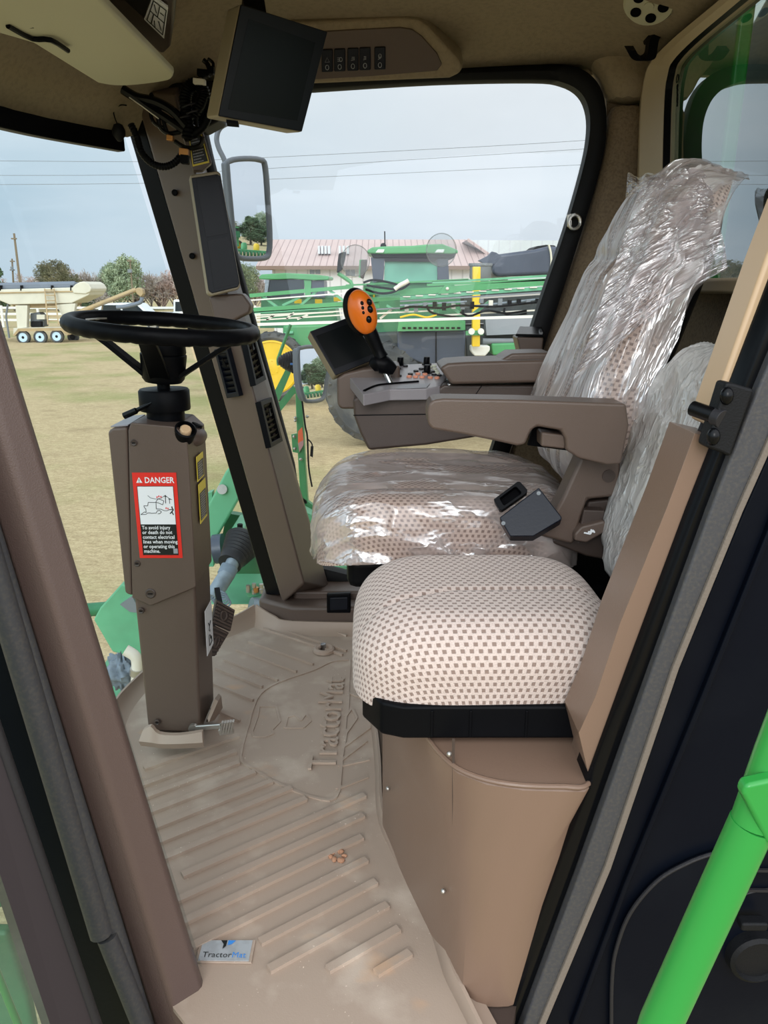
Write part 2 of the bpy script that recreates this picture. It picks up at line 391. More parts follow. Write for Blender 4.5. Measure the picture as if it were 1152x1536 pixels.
# ------------------------------------------------------------------ cushions
def cushion(mb, C, U, Vd, W, hu, hv, er, drop, n=64, k=4.0, h=None, off=0, wr=0, ws=8, taper=0, ragged=0, seed=0, kv=None):
    C = V(C); U = V(U).normalized(); Vd = V(Vd).normalized(); W = V(W).normalized()
    av = (hu+hv)/2; e = er/av; smax = er*PI/2 + drop - er
    A = 1 - e + smax/av
    hu += off; hv += off
    def fn(i, j):
        a = (i*2-1)*A; b = (j*2-1)*A
        nn = max((abs(a)**k + abs(b)**k)**(1/k), 1e-6)
        rag = 1.0
        if ragged: rag = 1 + ragged*(noise.noise(V((math.atan2(b, a)*2.2, seed, 0))))
        s = (nn-(1-e))*av; s = min(s, smax*rag)
        if s <= 0: x, y, z = a, b, 0
        else:
            th = min(s/er, PI/2); R = (1-e)+e*math.sin(th); x, y = a/nn*R, b/nn*R
            z = -er*(1-math.cos(th)) - max(0, s-er*PI/2)
        hh = h(x, y) if h else 0
        xx = x*(1+taper*y)
        P = C + U*xx*hu + Vd*y*hv + W*(z+hh+off)
        if wr:
            wsu, wsv = ws if isinstance(ws, tuple) else (ws, ws)
            q = V((a*hu*wsu + b*hv*wsv*.35, b*hv*wsv, seed*3.1))
            w = noise.fractal(q, 1.0, 2.1, 2)
            rdg = 1-abs(noise.noise(q*V((1, 1, 1)).length/1.7321*1.0 + V((9, 2, 4))))*2
            dirn = (P-(C-W*.1)).normalized()
            P = P + dirn*(w*wr + max(rdg, 0)**4*wr*.8)
        return P
    mb.grid(fn, n, n, uvf=lambda i, j: ((i*2-1)*A*hu, (j*2-1)*A*hv))
    return mb
# ================================================================== THE CAB SHELL
# floor
o = MB().prism([V(p) for p in [(-.19,.93,-.03),(.19,.90,-.03),(.225,1.0,-.03),(.75,1.01,-.03),(.765,2.55,-.03),(-.36,2.55,-.03),(-.56,2.3,-.03),(-.71,1.9,-.03),(-.68,1.5,-.03),(-.47,1.12,-.03)]], (0,0,.028)).build('floor', 'brown_dark')
struct(o)
# door step edge below the sill
o = MB().prism([V(p) for p in [(-.24,.88,-.35),(.19,.88,-.35),(.19,.95,-.35),(-.24,.95,-.35)]], (0,0,.345)).build('trim_5', 'black'); struct(o)
# ceiling: loft from window header line to flat roof liner
outer = [(-.575,.99,1.52),(-.80,1.3,1.49),(-.91,1.6,1.485),(-.93,1.85,1.485),(-.88,2.1,1.49),(-.73,2.40,1.50),(-.62,2.50,1.585),(-.45,2.53,1.655),(-.1,2.54,1.668),(.3,2.54,1.69),(.56,2.53,1.705),(.72,2.50,1.70),(.775,2.40,1.70),(.78,1.8,1.72),(.78,1.0,1.72),(.6,.98,1.72),(0,.97,1.68),(-.4,.97,1.6)]
cen = V((-.02, 1.72, 0))
rings = []
for k, z, q in ((0, None, 0), (.10, .35, 0), (.22, .72, 0), (.36, .94, 0), (.5, 1.0, 0), (.97, 1.0, 0)):
    r = []
    for p in catmull(outer, 3, True):
        p = V(p); zz = p.z if z is None else lerp(p.z, 1.785, z)
        xy = V((p.x, p.y, 0)).lerp(cen, k); r.append(V((xy.x, xy.y, zz)))
    rings.append(r)
mb = MB(); mb.ring(rings, cap=False)
mb.poly(list(reversed(rings[-1])))
o = mb.build('ceiling', 'headliner', sm=60, solid=.012); struct(o)
# outer roof skin so the daylight stays out
mb = MB(); mb.prism([V((p[0]*1.02, p[1]+(.03 if p[1] > 1.7 else -.02), 1.83)) for p in outer], (0,0,.06)); struct(mb.build('trim_6', 'green'))
# --- header seal of the windshield
def strip(name, pts, w, h, m, smooth=5, up=(0,0,1), bevel=.004, closed=False, kind=True, parent=None):
    P = catmull(pts, smooth, closed) if smooth else [V(p) for p in pts]
    rings = []; n_ = len(P)
    for i, p in enumerate(P):
        t = ((P[(i+1) % n_]-P[i-1]) if closed else (P[min(i+1, n_-1)]-P[max(i-1, 0)])).normalized()
        s_ = t.cross(V(up)).normalized(); u_ = s_.cross(t)
        rings.append([p+s_*w/2*a+u_*h/2*b for a, b in ((-1,-1),(1,-1),(1,1),(-1,1))])
    if closed: rings.append(rings[0])
    ob = MB().ring(rings, cap=not closed).build(name, m, parent, bevel=bevel)
    if kind: struct(ob)
    return ob
strip('trim_1', [(-.57,1.0,1.50),(-.80,1.3,1.475),(-.91,1.6,1.47),(-.93,1.85,1.47),(-.88,2.1,1.475),(-.74,2.38,1.48)], .03, .05, 'black')
# windshield glass (ruled between bottom and top curve) -> window_2
bot = catmull([(-.30,1.02,.0),(-.52,1.2,.0),(-.70,1.5,.0),(-.735,1.85,.0),(-.64,2.2,.0),(-.40,2.55,.0)], 6)
top = catmull([(-.58,1.02,1.5),(-.80,1.3,1.49),(-.91,1.6,1.485),(-.93,1.85,1.485),(-.88,2.1,1.49),(-.74,2.42,1.5)], 6)
o = MB().ring([bot, top], cap=False, closed=False).build('window_2', 'glass_front', sm=80); struct(o, 'curved windshield pane in front of the steering wheel')
# --- far right front pillar: ruled strips through image lines on their own depth
def line(x0, y0, x1, y1, Y, ext=(0, 0)):
    dx = (x1-x0)/(y1-y0)
    ya, yb = y0-ext[0], y1+ext[1]
    return [AY(x0+dx*(ya-y0), ya, Y), AY(x1+dx*(yb-y1), yb, Y)]
def ruled(name, lines, m, bevel=.0, nseg=1, **kw):
    r0 = [l[0] for l in lines]; r1 = [l[1] for l in lines]
    rings = [[a.lerp(b, i/nseg) for a, b in zip(r0, r1)] for i in range(nseg+1)]
    return MB().ring(rings).build(name, m, bevel=bevel, **kw)
La = line(181,156, 398,886, 2.44, (20,6)); Lb = line(207,156, 419,888, 2.40, (20,4))
Lb2 = line(207,156, 419,888, 2.47, (20,4)); La2 = line(181,156, 398,886, 2.47, (20,6))
struct(ruled('trim_2', [La, Lb, Lb2, La2], 'black', bevel=.004))
Lc = line(278,200, 436,800, 2.30, (60,75)); Ld = line(332,330, 488,862, 2.47, (210,20)); Le = line(332,330, 484,862, 2.55, (210,20)); Lb3 = line(207,156, 424,905, 2.385, (20,0))
Lb4 = line(207,156, 424,905, 2.54, (20,0))
post_o = ruled('wall_front_pillar', [Lb3, Lc, Ld, Le, Lb4], 'brown', bevel=.008); post_o.name = 'trim_3'; struct(post_o)
# --- right sill + window opening bottom
pts = LY([(424,905),(440,885),(478,868),(530,866),(700,866),(900,866)], 2.44)
mb = MB()
mb.prism([V(p) for p in [(-.42,2.40,-.005),(-.30,2.33,-.005),(.765,2.33,-.005),(.765,2.56,-.005),(-.42,2.56,-.005)]], (0,0,.095))
struct(mb.build('trim_4', 'brown', bevel=.015))
mb = MB().prism([V(p) for p in [(-.30,2.40,.08),(.765,2.40,.08),(.765,2.56,.08),(-.34,2.56,.08)]], (0,0,.035)); struct(mb.build('trim_7', 'brown', bevel=.01))
# rocker switch in the sill
t = thing('sill_switch', 'black rocker switch set low in the brown sill beside the floor mat corner', 'switch', AY(507,905,2.325))
MB().prism(LY([(490,892),(526,890),(526,920),(490,920)], 2.327), (0,.02,0)).build('frame', 'black', t, bevel=.004)
MB().prism(LY([(495,897),(522,896),(522,915),(495,916)], 2.322), (0,.02,0)).build('rocker', 'switch', t, bevel=.003)
# --- right side window: seal loop, glass, C pillar
IN = [(300,150),(330,142),(470,133),(650,122),(800,119),(845,124),(872,140),(884,168),(884,205),(874,255),(848,345),(812,450),(776,560),(730,700),(700,800),(690,850),(480,852),(440,700),(398,545),(340,330)]
OUT = [(285,130),(330,124),(470,117),(650,105),(805,97),(858,99),(890,116),(907,150),(909,205),(898,262),(872,350),(838,455),(802,565),(756,705),(726,805),(712,872),(470,872),(424,706),(380,550),(322,335)]
YW = 2.5
mb = MB(); ri = LY(IN, YW); ro = LY(OUT, YW); ri_b = [p+V((0,.05,0)) for p in ri]; ro_b = [p+V((0,.05,0)) for p in ro]
sm_ = lambda L: catmull(L, 4, True)
ri, ro, rib, rob = sm_(ri), sm_(ro), sm_(ri_b), sm_(ro_b)
mid = [(a+b)/2+V((0,-.012,0)) for a, b in zip(ri, ro)]
rg = [[ri[i], mid[i], ro[i], rob[i], rib[i]] for i in range(len(ri))]; rg.append(rg[0])
mb.ring(rg, cap=False); struct(mb.build('trim_8', 'black_soft', sm=60), 'black rubber seal around the big side window')
mb = MB().poly([p+V((0,.035,0)) for p in ri]); w1 = mb.build('window_1', 'glass_side', sm=0); struct(w1, 'large clear side window')
# ring marks stuck on the glass
for cx, cy, r in ((662,375,22), (533,391,21)):
    c = AY(cx, cy, 2.533); rr = r/1160*2.45
    ring_p = [c + V((math.cos(a)*rr, 0, math.sin(a)*rr*1.05)) for a in [2*PI*i/36 for i in range(36)]]
    t = thing('suction_ring', 'clear suction ring mark on the side window over %s' % ('the green cab roof' if cx > 600 else 'the small black mirror outside'), 'suction ring', tuple(c), 'suction rings on the side window')
    MB().tube(ring_p, .0016, 6, closed=True).build('rim', 'ring_glass', t)
    MB().poly([p+V((0,.001,0)) for p in ring_p]).build('disc', 'ring_glass', t, sm=0)
# C pillar fabric: lofted from the seal edge to the rear corner, bulging inwards
def cp_ring(py, xl, xr, b=.06):
    a = AY(xl, py, 2.50); c_ = AY(xr, py, 2.47); m_ = a.lerp(c_, .4)+V((0,-b,0)); m0 = a.lerp(c_, .12)+V((0,-b*.6,0)); m2 = a.lerp(c_, .75)+V((0,-b*.7,0))
    return [a, m0, m_, m2, c_, c_+V((.02,.12,0)), a+V((0,.12,0))]
rows = [(152,911,978,.03),(190,914,974,.04),(240,905,972,.05),(300,888,972,.05),(360,872,972,.05),(440,845,972,.05),(520,818,972,.05),(620,786,968,.05),(740,746,960,.05),(880,706,950,.05)]
struct(MB().ring([cp_ring(*r) for r in rows]).build('wall_right', 'fabric_wall', sm=60, sub=1), 'fabric covered rear corner pillar')
# upper liner fill between header and pillar
rows = [(60,860,1015,.05),(90,880,990,.04),(120,905,982,.05),(156,908,980,.042)]
struct(MB().ring([cp_ring(*r) for r in rows]).build('wall_corner', 'headliner', sm=60, sub=1)).name = 'trim_9'
# panel between the side window seal and the rear corner
e_ = LY([(905,97),(925,150),(925,205),(915,262),(888,350),(852,455),(816,565),(770,705),(740,805)], 2.535); f_ = LY([(1000,60),(1010,150),(1010,205),(1010,262),(1010,350),(1000,455),(990,565),(980,705),(980,805)], 2.56)
struct(MB().ring([[a+V((-.03,0,0)), b, b+V((0,.03,0)), a+V((-.03,.03,0))] for a, b in zip(e_, f_)]).build('wall_back_corner', 'fabric_wall')).name = 'trim_24'
struct(MB().prism(LY([(640,118),(905,112),(1010,160),(1010,40),(640,60)], 2.545), (0,.03,0)).build('trim_25', 'headliner'))
# window latch clip
t = thing('window_latch', 'small metal latch clip on the black seal at the side window edge', 'latch', AY(862,333,2.44))
c = AY(862, 333, 2.46)
MB().tube([c+V((math.cos(a)*.017, 0, math.sin(a)*.02)) for a in [2*PI*i/16 for i in range(16)]], .005, 6, closed=True).build('ring', 'steel_brush', t)
MB().prism(LY([(851,322),(858,320),(858,342),(852,340)], 2.46), (0,.012,0)).build('plate', 'steel_brush', t, bevel=.002)
# --- rear wall: lower panel, window frame, glass
XR = .775
lowq = [(XR,.98,-.01),(XR,2.50,-.01),(XR,2.50,1.10),(XR,.98,1.10)]
struct(MB().prism([V(p) for p in lowq], (.03,0,0)).build('wall_rear', 'fabric_wall'))
struct(MB().prism([V((.715,.98,1.075)),(V((.715,2.45,1.075))),V((.79,2.45,1.075)),V((.79,.98,1.075))], (0,0,.033)).build('trim_10', 'tan', bevel=.008))
# frame posts of the rear window (on plane x = .765)
fr_o = LX([(966,262),(968,180),(975,120),(990,88),(1030,50),(1105,-8),(1200,-90)], .76)
fr_i = LX([(1000,262),(1003,150),(1008,112),(1016,92),(1050,58),(1145,-22),(1240,-120)], .76)
fr_o = [AX(964,430,.76)] + fr_o; fr_i = [AX(997,430,.76)] + fr_i
fo, fi = catmull(fr_o, 4), catmull(fr_i, 4)
rg = []
for a, b in zip(fo, fi):
    rg.append([a+V((.03,0,0)), a+V((-.02,0,0)), a.lerp(b,.35)+V((-.035,0,0)), a.lerp(b,.5)+V((-.02,0,0)), b+V((-.012,0,0)), b+V((.03,0,0))])
struct(MB().ring(rg).build('trim_11', 'tan', sm=35))
gl = [V((.772,2.44,1.10)),V((.772,.98,1.10)),V((.772,.98,1.86)),V((.772,2.44,1.86))]
struct(MB().poly(gl).build('window_3', 'glass_rear', sm=0), 'green tinted rear window pane')
rg = [[b+V((-.011,0,0)), b+V((-.013,-.006,0)) , b+V((.004,-.012,0)), b+V((.004,0,0))] for b in fi]
struct(MB().ring(rg).build('trim_12', 'black', sm=0))
# maker's etching on the rear glass corner
t = MB(); o0 = AX(1016,116,.768)
for k, (py, s_) in enumerate(((118,.010),(130,.006),(137,.006),(144,.006),(150,.006),(156,.006))):
    c = AX(1016, py, .768); t.tube([c+V((0,math.cos(a)*s_*.7,math.sin(a)*s_)) for a in [2*PI*i/10 for i in range(10)]], .0012, 4, closed=True)
o = t.build('glass_etching', 'black'); tag(o, 'small black etched mark in the corner of the rear window', 'glass mark')
# --- ceiling speaker / vent
c0 = AZ(975, 8, 1.70); nrm = V((-.25, -.45, -.86)).normalized()
c0 = AP(974, 6, (.62, 2.2, 1.72), nrm)
t = thing('ceiling_vent', 'round beige air vent in the headliner above the coat hook', 'air vent', tuple(c0))
MB().lathe(c0-nrm*.02, nrm, [(.062,0),(.062,.018),(.056,.026),(.0,.026)], 32).build('housing', 'visor', t)
a = nrm.orthogonal().normalized(); b = nrm.cross(a)
for i in range(5):
    q = c0 + (a*math.cos(2*PI*i/5+.4)+b*math.sin(2*PI*i/5+.4))*.034+nrm*.007
    MB().lathe(q, nrm, [(.013,-.004),(.013,.0015),(0,.0015)], 14).build('hole', 'void', t)
MB().lathe(c0+nrm*.003, nrm, [(.012,0),(.012,.006),(0,.006)], 14).build('hub', 'visor', t)
# --- coat hook
t = thing('coat_hook', 'black plastic coat hook hanging from the headliner in the rear corner', 'coat hook', AY(975,70,2.3))
hk = LY([(988,46),(980,56),(977,72),(974,84),(962,88),(952,84),(945,72)], 2.3)
P = catmull(hk, 5); MB().ring([[p+V((dx,dy,0)) + V((0,0,dz)) for dx,dy,dz in ((-.012,-.014,-.009),(.012,-.014,-.009),(.012,.014,.009),(-.012,.014,.009))] for p in P]).build('hook', 'black', t, bevel=.003)
MB().prism(LY([(972,44),(996,42),(990,58),(974,60)], 2.30), (0,.05,.0)).build('mount', 'black', t, bevel=.004)
# --- overhead switch panel
P0 = (0, 2.36, 1.70); n0 = V((0, -.83, -.55)).normalized()
OUTL = [(430,24),(520,20),(612,16),(628,19),(644,30),(690,82),(696,95),(692,105),(676,113),(560,118),(430,124)]
INL = [(440,42),(520,37),(600,33),(618,36),(632,46),(655,72),(662,88),(655,98),(560,106),(440,113)]
t = thing('overhead_switch_panel', 'beige overhead console above the side window with a row of black rocker switches', 'switch panel', tuple(AP(560,70,P0,n0)))
A_ = LP(OUTL, P0, n0); mb = MB()
B_ = [p+n0*.035 for p in LP([(lerp(x,560,.03), lerp(y,70,.08)) for x, y in OUTL], P0, n0)]
mb.ring([[p-n0*.12 for p in A_], A_, B_]); mb.build('housing', 'visor' and 'headliner', t, bevel=.008)
mb = MB().prism([p+n0*.030 for p in LP(INL, P0, n0)], n0*.010); mb.build('face_plate', 'brown', t, bevel=.003)
sw_labels = ['^', '=', '~', 'I', 'o']
for i, cx in enumerate((492, 510.5, 530, 548, 570)):
    cy = 82-i*.9
    sw = MB().prism([p+n0*.038 for p in LP([(cx-8.3,cy-17),(cx+8.3,cy-17.5),(cx+8.3,cy+16.5),(cx-8.3,cy+17)], P0, n0)], n0*.008).build('rocker_switch', 'switch', t, bevel=.003)
    u_ = V((1,0,.04)); v_ = V((0,-.55,.83))
    q = MB(); c = AP(cx, cy+9, P0, n0)+n0*.0475
    q.tube([c+u_*math.cos(a)*.0045+v_*math.sin(a)*.006 for a in [2*PI*k/12 for k in range(12)]], .0009, 4, closed=True)
    c = AP(cx, cy-2, P0, n0)+n0*.0475
    if i == 0: q.tube([c+u_*-.006+v_*-.005, c+u_*.006+v_*-.005, c+v_*.006], .0009, 4, closed=True)
    elif i == 1:
        for k in (-.004, 0, .004): q.bar(c+u_*-.006+v_*k, c+u_*.001+v_*k, .001, .001)
        q.tube([c+u_*(.003+math.cos(a)*.004)+v_*math.sin(a)*.005 for a in [2*PI*k/10 for k in range(10)]], .0008, 4, closed=True)
    else:
        for k in range(3): q.bar(c+u_*(-.005+.001*k)+v_*(-.004+.004*k), c+u_*(.005-.002*(i-2))+v_*(-.002+.003*k), .001, .001)
        if i == 4: q.tube([c+u_*math.cos(a)*.004+v_*(math.sin(a)*.005+.004) for a in [2*PI*k/10 for k in range(10)]], .0008, 4, closed=True)
    q.build('symbol', 'print_grey', sw)
# --- big monitor
P0 = V((-.28, 1.90, 1.56)); yaw = math.radians(31)
n0 = V((math.sin(yaw), -math.cos(yaw), -.12)).normalized()
Q = LP([(360,5),(492,47),(453,199),(326,175)], P0, n0)
t = thing('overhead_monitor', 'large tilted touch screen monitor hanging below the headliner left of the switch panel', 'monitor', tuple((Q[0]+Q[2])/2))
cQ = sum(Q, V())/4; 
mb = MB(); mb.ring([[p for p in Q], [p-n0*.078 for p in Q], [cQ+(p-cQ)*.8-n0*.095 for p in Q]]); mb.build('housing', 'housing_tan', t, bevel=.006)
mb = MB().prism([cQ+(p-cQ)*.985+n0*.003 for p in Q], -n0*.006); mb.build('bezel', 'bezel', t, bevel=.002)
S = LP([(373,28),(473,64),(446,181),(342,164)], P0+n0*.004, n0); MB().prism(S, -n0*.002).build('screen', 'screen', t, sm=0)
c = Q[3].lerp(Q[2], .16); MB().prism([c+V((-.012,0,0)), c+V((.014,0,-.003)), c+V((.014,.012,-.008)), c+V((-.012,.012,-.006))], (0,0,-.006)).build('port_cover', 'black', t)
MB().bar(cQ-n0*.06, cQ-n0*.12+V((0,.04,.16)), .05, .05).build('bracket', 'black', t, bevel=.004)
# --- sun visor
zz = 1.575
vis = [(-.500,2.06),(-.525,2.105),(-.60,2.115),(-.655,2.10),(-.685,2.06),(-.70,1.74),(-.735,1.66),(-.745,1.10),(-.500,1.10)]
def vz(x): return zz + (x+.5)*.10
pv = catmull([V((x,y,vz(x))) for x,y in vis[:5]], 4) + [V((x,y,vz(x))) for x,y in vis[5:]]
t = thing('sun_visor', 'cream padded sun visor folded up under the headliner at the windshield', 'sun visor', (-.6,1.6,1.55))
MB().prism(pv, (0,0,.02)).build('panel', 'visor', t, bevel=.007, seg=3)
MB().tube(LZ([(-20,22),(10,32),(32,38),(50,38)], 1.563) , .005, 8, smooth=4).build('rod', 'black', t)
MB().tube(LZ([(12,39),(48,58),(76,60),(102,76)], 1.553) , .005, 8, smooth=3).build('rod', 'black', t)
# --- overhead radio console
zc = 1.66
ol = LZ([(100,-60),(150,0),(236,79),(247,82),(257,72),(262,40),(272,-60)], zc)
t = thing('overhead_radio_console', 'brown overhead console with dark radio face and white diagram label beside the visor', 'console', tuple(AZ(240,20,zc)))
MB().prism(ol, (0,0,.14)).build('housing', 'brown_dark', t, bevel=.015, seg=3)
MB().prism([p+V((0,0,-.004)) for p in LZ([(150,-40),(188,0),(218,27),(230,0),(240,-40)], zc)], (0,0,.01)).build('radio_face', 'bezel', t, bevel=.002)
lb = LZ([(229,-8),(252,9),(246,56),(216,27)], zc-.004)
l1 = MB().prism([p+V((0,0,-.003)) for p in lb], (0,0,.004)).build('diagram_label', 'white', t)
q = MB()
def lbp(u, v): return (lb[0].lerp(lb[1], u)).lerp(lb[3].lerp(lb[2], u), v)+V((0,0,-.0045))
for u0,v0,u1,v1 in ((.1,.1,.9,.1),(.1,.1,.1,.9),(.9,.1,.9,.9),(.1,.9,.9,.9),(.1,.5,.9,.5),(.5,.1,.5,.5),(.3,.5,.3,.9),(.6,.6,.8,.8),(.2,.2,.4,.4),(.6,.3,.8,.3),(.4,.7,.5,.9)):
    q.bar(lbp(u0,v0), lbp(u1,v1), .0018, .0008)
q.build('line_drawing', 'label_black', l1)
# --- microphone / sensor
t = thing('dangling_microphone', 'small black teardrop microphone dangling by a thin wire at the windshield header', 'microphone', AY(178,200,2.3))
c = AY(178,197,2.3); MB().lathe(c+V((0,0,.02)), (0,0,-1), [(.004,0),(.012,.004),(.018,.018),(.017,.030),(.006,.044),(0,.046)], 16).build('body', 'black_soft', t)
MB().tube(LY([(176,186),(172,176),(171,166),(180,158),(190,158)], 2.3), .0018, 6, smooth=5).build('wire', 'black', t)
# --- wiring harness
Yh = 2.24
t = thing('wiring_harness', 'tangle of black corrugated wiring looms with clip connectors on the pillar top', 'wiring harness', AY(270,180,Yh))
MB().tube(LY([(281,208),(281,185),(279,165),(278,145),(284,130),(294,126),(303,133),(306,146),(300,162),(292,178)], Yh), .017, 12, smooth=8, corr=.14).build('loom', 'black', t)
MB().tube(LY([(196,186),(205,205),(212,228),(228,245),(246,250),(262,244),(274,230)], Yh), .010, 10, smooth=9, corr=.16).build('loom', 'black', t)
MB().tube(LY([(314,150),(313,170),(304,190),(288,202),(276,206)], Yh+.01), .012, 10, smooth=9, corr=.1).build('loom', 'black', t)
for pts, r in (([(184,134),(205,146),(232,152),(258,166),(280,190)], .012), ([(196,140),(222,160),(250,178),(276,196)], .010), ([(228,150),(236,170),(240,190),(252,200),(270,198)], .006),
               ([(226,140),(238,162),(246,185),(252,202)], .005), ([(262,212),(280,222),(300,218),(304,205)], .006), ([(232,150),(226,170),(232,185),(246,192)], .005), ([(310,145),(305,160),(296,176),(296,190)], .004),
               ([(305,90),(311,96),(314,108),(304,118)], .006), ([(312,88),(320,96),(316,112),(308,112)], .004)):
    MB().tube(LY(pts, Yh-.01), r, 8, smooth=6).build('cable', 'black_gloss', t)
MB().tube(LY([(194,146),(214,160),(238,178)], Yh-.03), .0016, 6).build('silver_wire', 'steel_brush', t)
for px, py in ((290,170),(276,178),(284,160)): 
    c = AY(px, py, Yh); MB().tube([c+V((math.cos(a)*.021,math.sin(a)*.02,.006*math.cos(a))) for a in [2*PI*i/14 for i in range(14)]], .0025, 6, closed=True).build('cable_tie', 'seal_dark', t)
for px, py, w, h, m_ in ((254,206,5,5,'brass'),(275,227,7,6,'brass'),(276,238,6,8,'black'),(298,121,9,5,'clip_white'),(304,108,9,6,'black'),(315,104,5,7,'black')):
    MB().prism(LY([(px-w,py-h),(px+w,py-h+2),(px+w,py+h),(px-w,py+h-1)], Yh-.03), (0,.02,0)).build('connector', m_, t, bevel=.002)
# dark void behind the harness: pillar top cover
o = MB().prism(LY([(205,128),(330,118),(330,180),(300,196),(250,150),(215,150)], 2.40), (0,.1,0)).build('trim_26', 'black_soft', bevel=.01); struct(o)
# --- caution label on pillar top
P0 = AY(300, 225, 2.27); n0 = V((.25, -.96, .05)).normalized()
def label(name, quad, P0, n0, parent=None, frame='label_yellow', body='label_black', lines=7, txt=True, off=.0, head=0):
    Qd = LP(quad, P0, n0); c = sum(Qd, V())/4
    b_ = MB().prism([p for p in Qd], n0*.0015).build(name, frame, parent)
    I = [c+(p-c)*.88+n0*.0018 for p in Qd]
    if head: I[0] = I[0].lerp(I[3], head); I[1] = I[1].lerp(I[2], head)
    MB().prism(I, n0*.0004).build('text_panel', body, b_)
    q = MB(); rr = random.Random(len(name)+lines)
    for i in range(lines):
        v = (i+.7)/(lines+.4); L = rr.uniform(.6, .92)
        a = I[0].lerp(I[3], v).lerp(I[1].lerp(I[2], v), .08)+n0*.0006; bq = I[0].lerp(I[3], v).lerp(I[1].lerp(I[2], v), L)+n0*.0006
        hgt = (I[3]-I[0]).length/lines*.36; d_ = (I[3]-I[0]).normalized()*hgt
        # words
        x = 0
        while x < .98:
            w = rr.uniform(.08, .2); e = min(x+w, 1); q.poly([a.lerp(bq, x), a.lerp(bq, e), a.lerp(bq, e)+d_, a.lerp(bq, x)+d_]); x = e+.03
    q.build('text_lines', 'print_grey', b_, sm=0)
    return b_
t = thing('pillar_caution_label', 'black and yellow caution label plate on the pillar above the narrow display', 'label', tuple(P0))
Qd = LP([(272,196),(301,184),(318,244),(304,256),(290,256)], P0, n0); MB().prism(Qd, -n0*.03).build('backing', 'brown', t, bevel=.003)
label('label', [(283,205),(302,200),(314,244),(289,250)], P0+n0*.001, n0, t, lines=9)
# --- narrow vertical display on the pillar
P0 = AY(325, 350, 2.23); n0 = V((.30, -.95, .05)).normalized()
Q = LP([(285,262),(326,256),(331,259),(361,428),(358,434),(318,444),(312,440)], P0, n0)
t = thing('corner_post_display', 'narrow upright black display in a beige housing on the right front pillar', 'display', tuple(sum(Q, V())/7))
cQ = sum(Q, V())/7
MB().prism([p-n0*.002 for p in Q], -n0*.055).build('housing', 'housing_tan', t, bevel=.006, seg=3)
MB().prism([cQ+(p-cQ)*.95+n0*.002 for p in Q], -n0*.006).build('bezel', 'bezel', t, bevel=.002)
MB().prism(LP([(294,268),(326,264),(342,350),(309,356)], P0+n0*.004, n0), -n0*.002).build('screen', 'black_gloss', t, sm=0)
MB().prism(LP([(311,361),(343,355),(356,425),(321,434)], P0+n0*.004, n0), -n0*.002).build('screen', 'black_gloss', t, sm=0)
MB().prism(LY([(312,446),(322,442),(364,440),(377,458),(374,470),(345,484),(322,484)], 2.27), (0,.06,0)).build('base_cover', 'brown', t, bevel=.008)
# --- pillar screw holes
t0 = None
for px, py in ((262,289),(288,384)):
    c = AY(px, py, 2.345); o = MB().lathe(c, (.2,-.97,0), [(.0085,-.01),(.0085,.004),(.0065,.005),(.0065,.001),(0,.001)], 14).build('pillar_screw', 'black'); tag(o, 'dark recessed screw in the right front pillar, the %s one' % ('upper' if py < 300 else 'lower'), 'screw', 'screws in the front pillar')
# --- air vents on the pillar
def vent(quad, P0, n0, nl, m1, m2, label_, arrow=True):
    Qd = LP(quad, P0, n0); c = sum(Qd, V())/4
    t = thing('pillar_air_vent', label_, 'air vent', tuple(c), 'louvred air vents on the right front pillar')
    mb = MB(); I = [c+(p-c)*.8 for p in Qd]
    I = [Qd[0].lerp(Qd[3],.10).lerp(Qd[1].lerp(Qd[2],.10),.16), Qd[0].lerp(Qd[3],.10).lerp(Qd[1].lerp(Qd[2],.10),.84), Qd[0].lerp(Qd[3],.9).lerp(Qd[1].lerp(Qd[2],.9),.84), Qd[0].lerp(Qd[3],.9).lerp(Qd[1].lerp(Qd[2],.9),.16)]
    rgs = [[Qd[i]-n0*.012, Qd[i]+n0*.006, I[i]+n0*.006, I[i]-n0*.012] for i in range(4)]; rgs.append(rgs[0])
    mb.ring(rgs, cap=False).build('frame', m1, t, bevel=.0015)
    MB().prism([p-n0*.008 for p in I], -n0*.003).build('back', 'void', t, sm=0)
    for k in range(nl):
        v0 = k/nl+.01; v1 = (k+.82)/nl
        a, b_, c_, d_ = I[0].lerp(I[3], v0), I[1].lerp(I[2], v0), I[1].lerp(I[2], v1), I[0].lerp(I[3], v1)
        MB().prism([a+n0*.004, b_+n0*.004, c_-n0*.004, d_-n0*.004], -n0*.002).build('louver', m2, t)
    if arrow:
        a = I[0].lerp(I[3], .2).lerp(I[1].lerp(I[2], .2), .5)+n0*.006; u_ = (I[1]-I[0]).normalized(); v_ = (I[0]-I[3]).normalized()
        MB().prism([a-u_*.008-v_*.016, a+u_*.010-v_*.016, a+v_*.012], n0*.002).build('slider', 'black', t)
pm = AY(338, 560, 2.345); nA = (V(Lc[0]).lerp(Lc[1],.5)-V(Lb3[0]).lerp(Lb3[1],.5)).cross(Lc[1]-Lc[0]).normalized()
if nA.y > 0: nA = -nA
pA = V(Lb3[0]).lerp(Lb3[1], .5)+nA*.003
nB = (V(Ld[0]).lerp(Ld[1],.5)-V(Lc[0]).lerp(Lc[1],.5)).cross(Lc[1]-Lc[0]).normalized()
if nB.y > 0: nB = -nB
pB = V(Lc[0]).lerp(Lc[1], .5)+nB*.003
vent([(323,524),(342,521),(361,594),(342,597)], pA+nA*.010, nA, 7, 'switch', 'switch', 'slim grey louvred vent on the lit face of the front pillar beside the wheel rim')
vent([(364,500),(377,494),(397,570),(381,579)], pB+nB*.013, nB, 7, 'black', 'black', 'black louvred vent high on the shaded side of the front pillar')
vent([(388,603),(405,596),(422,662),(404,672)], pB+nB*.013, nB, 7, 'black', 'black', 'black louvred vent lower down on the shaded side of the front pillar')
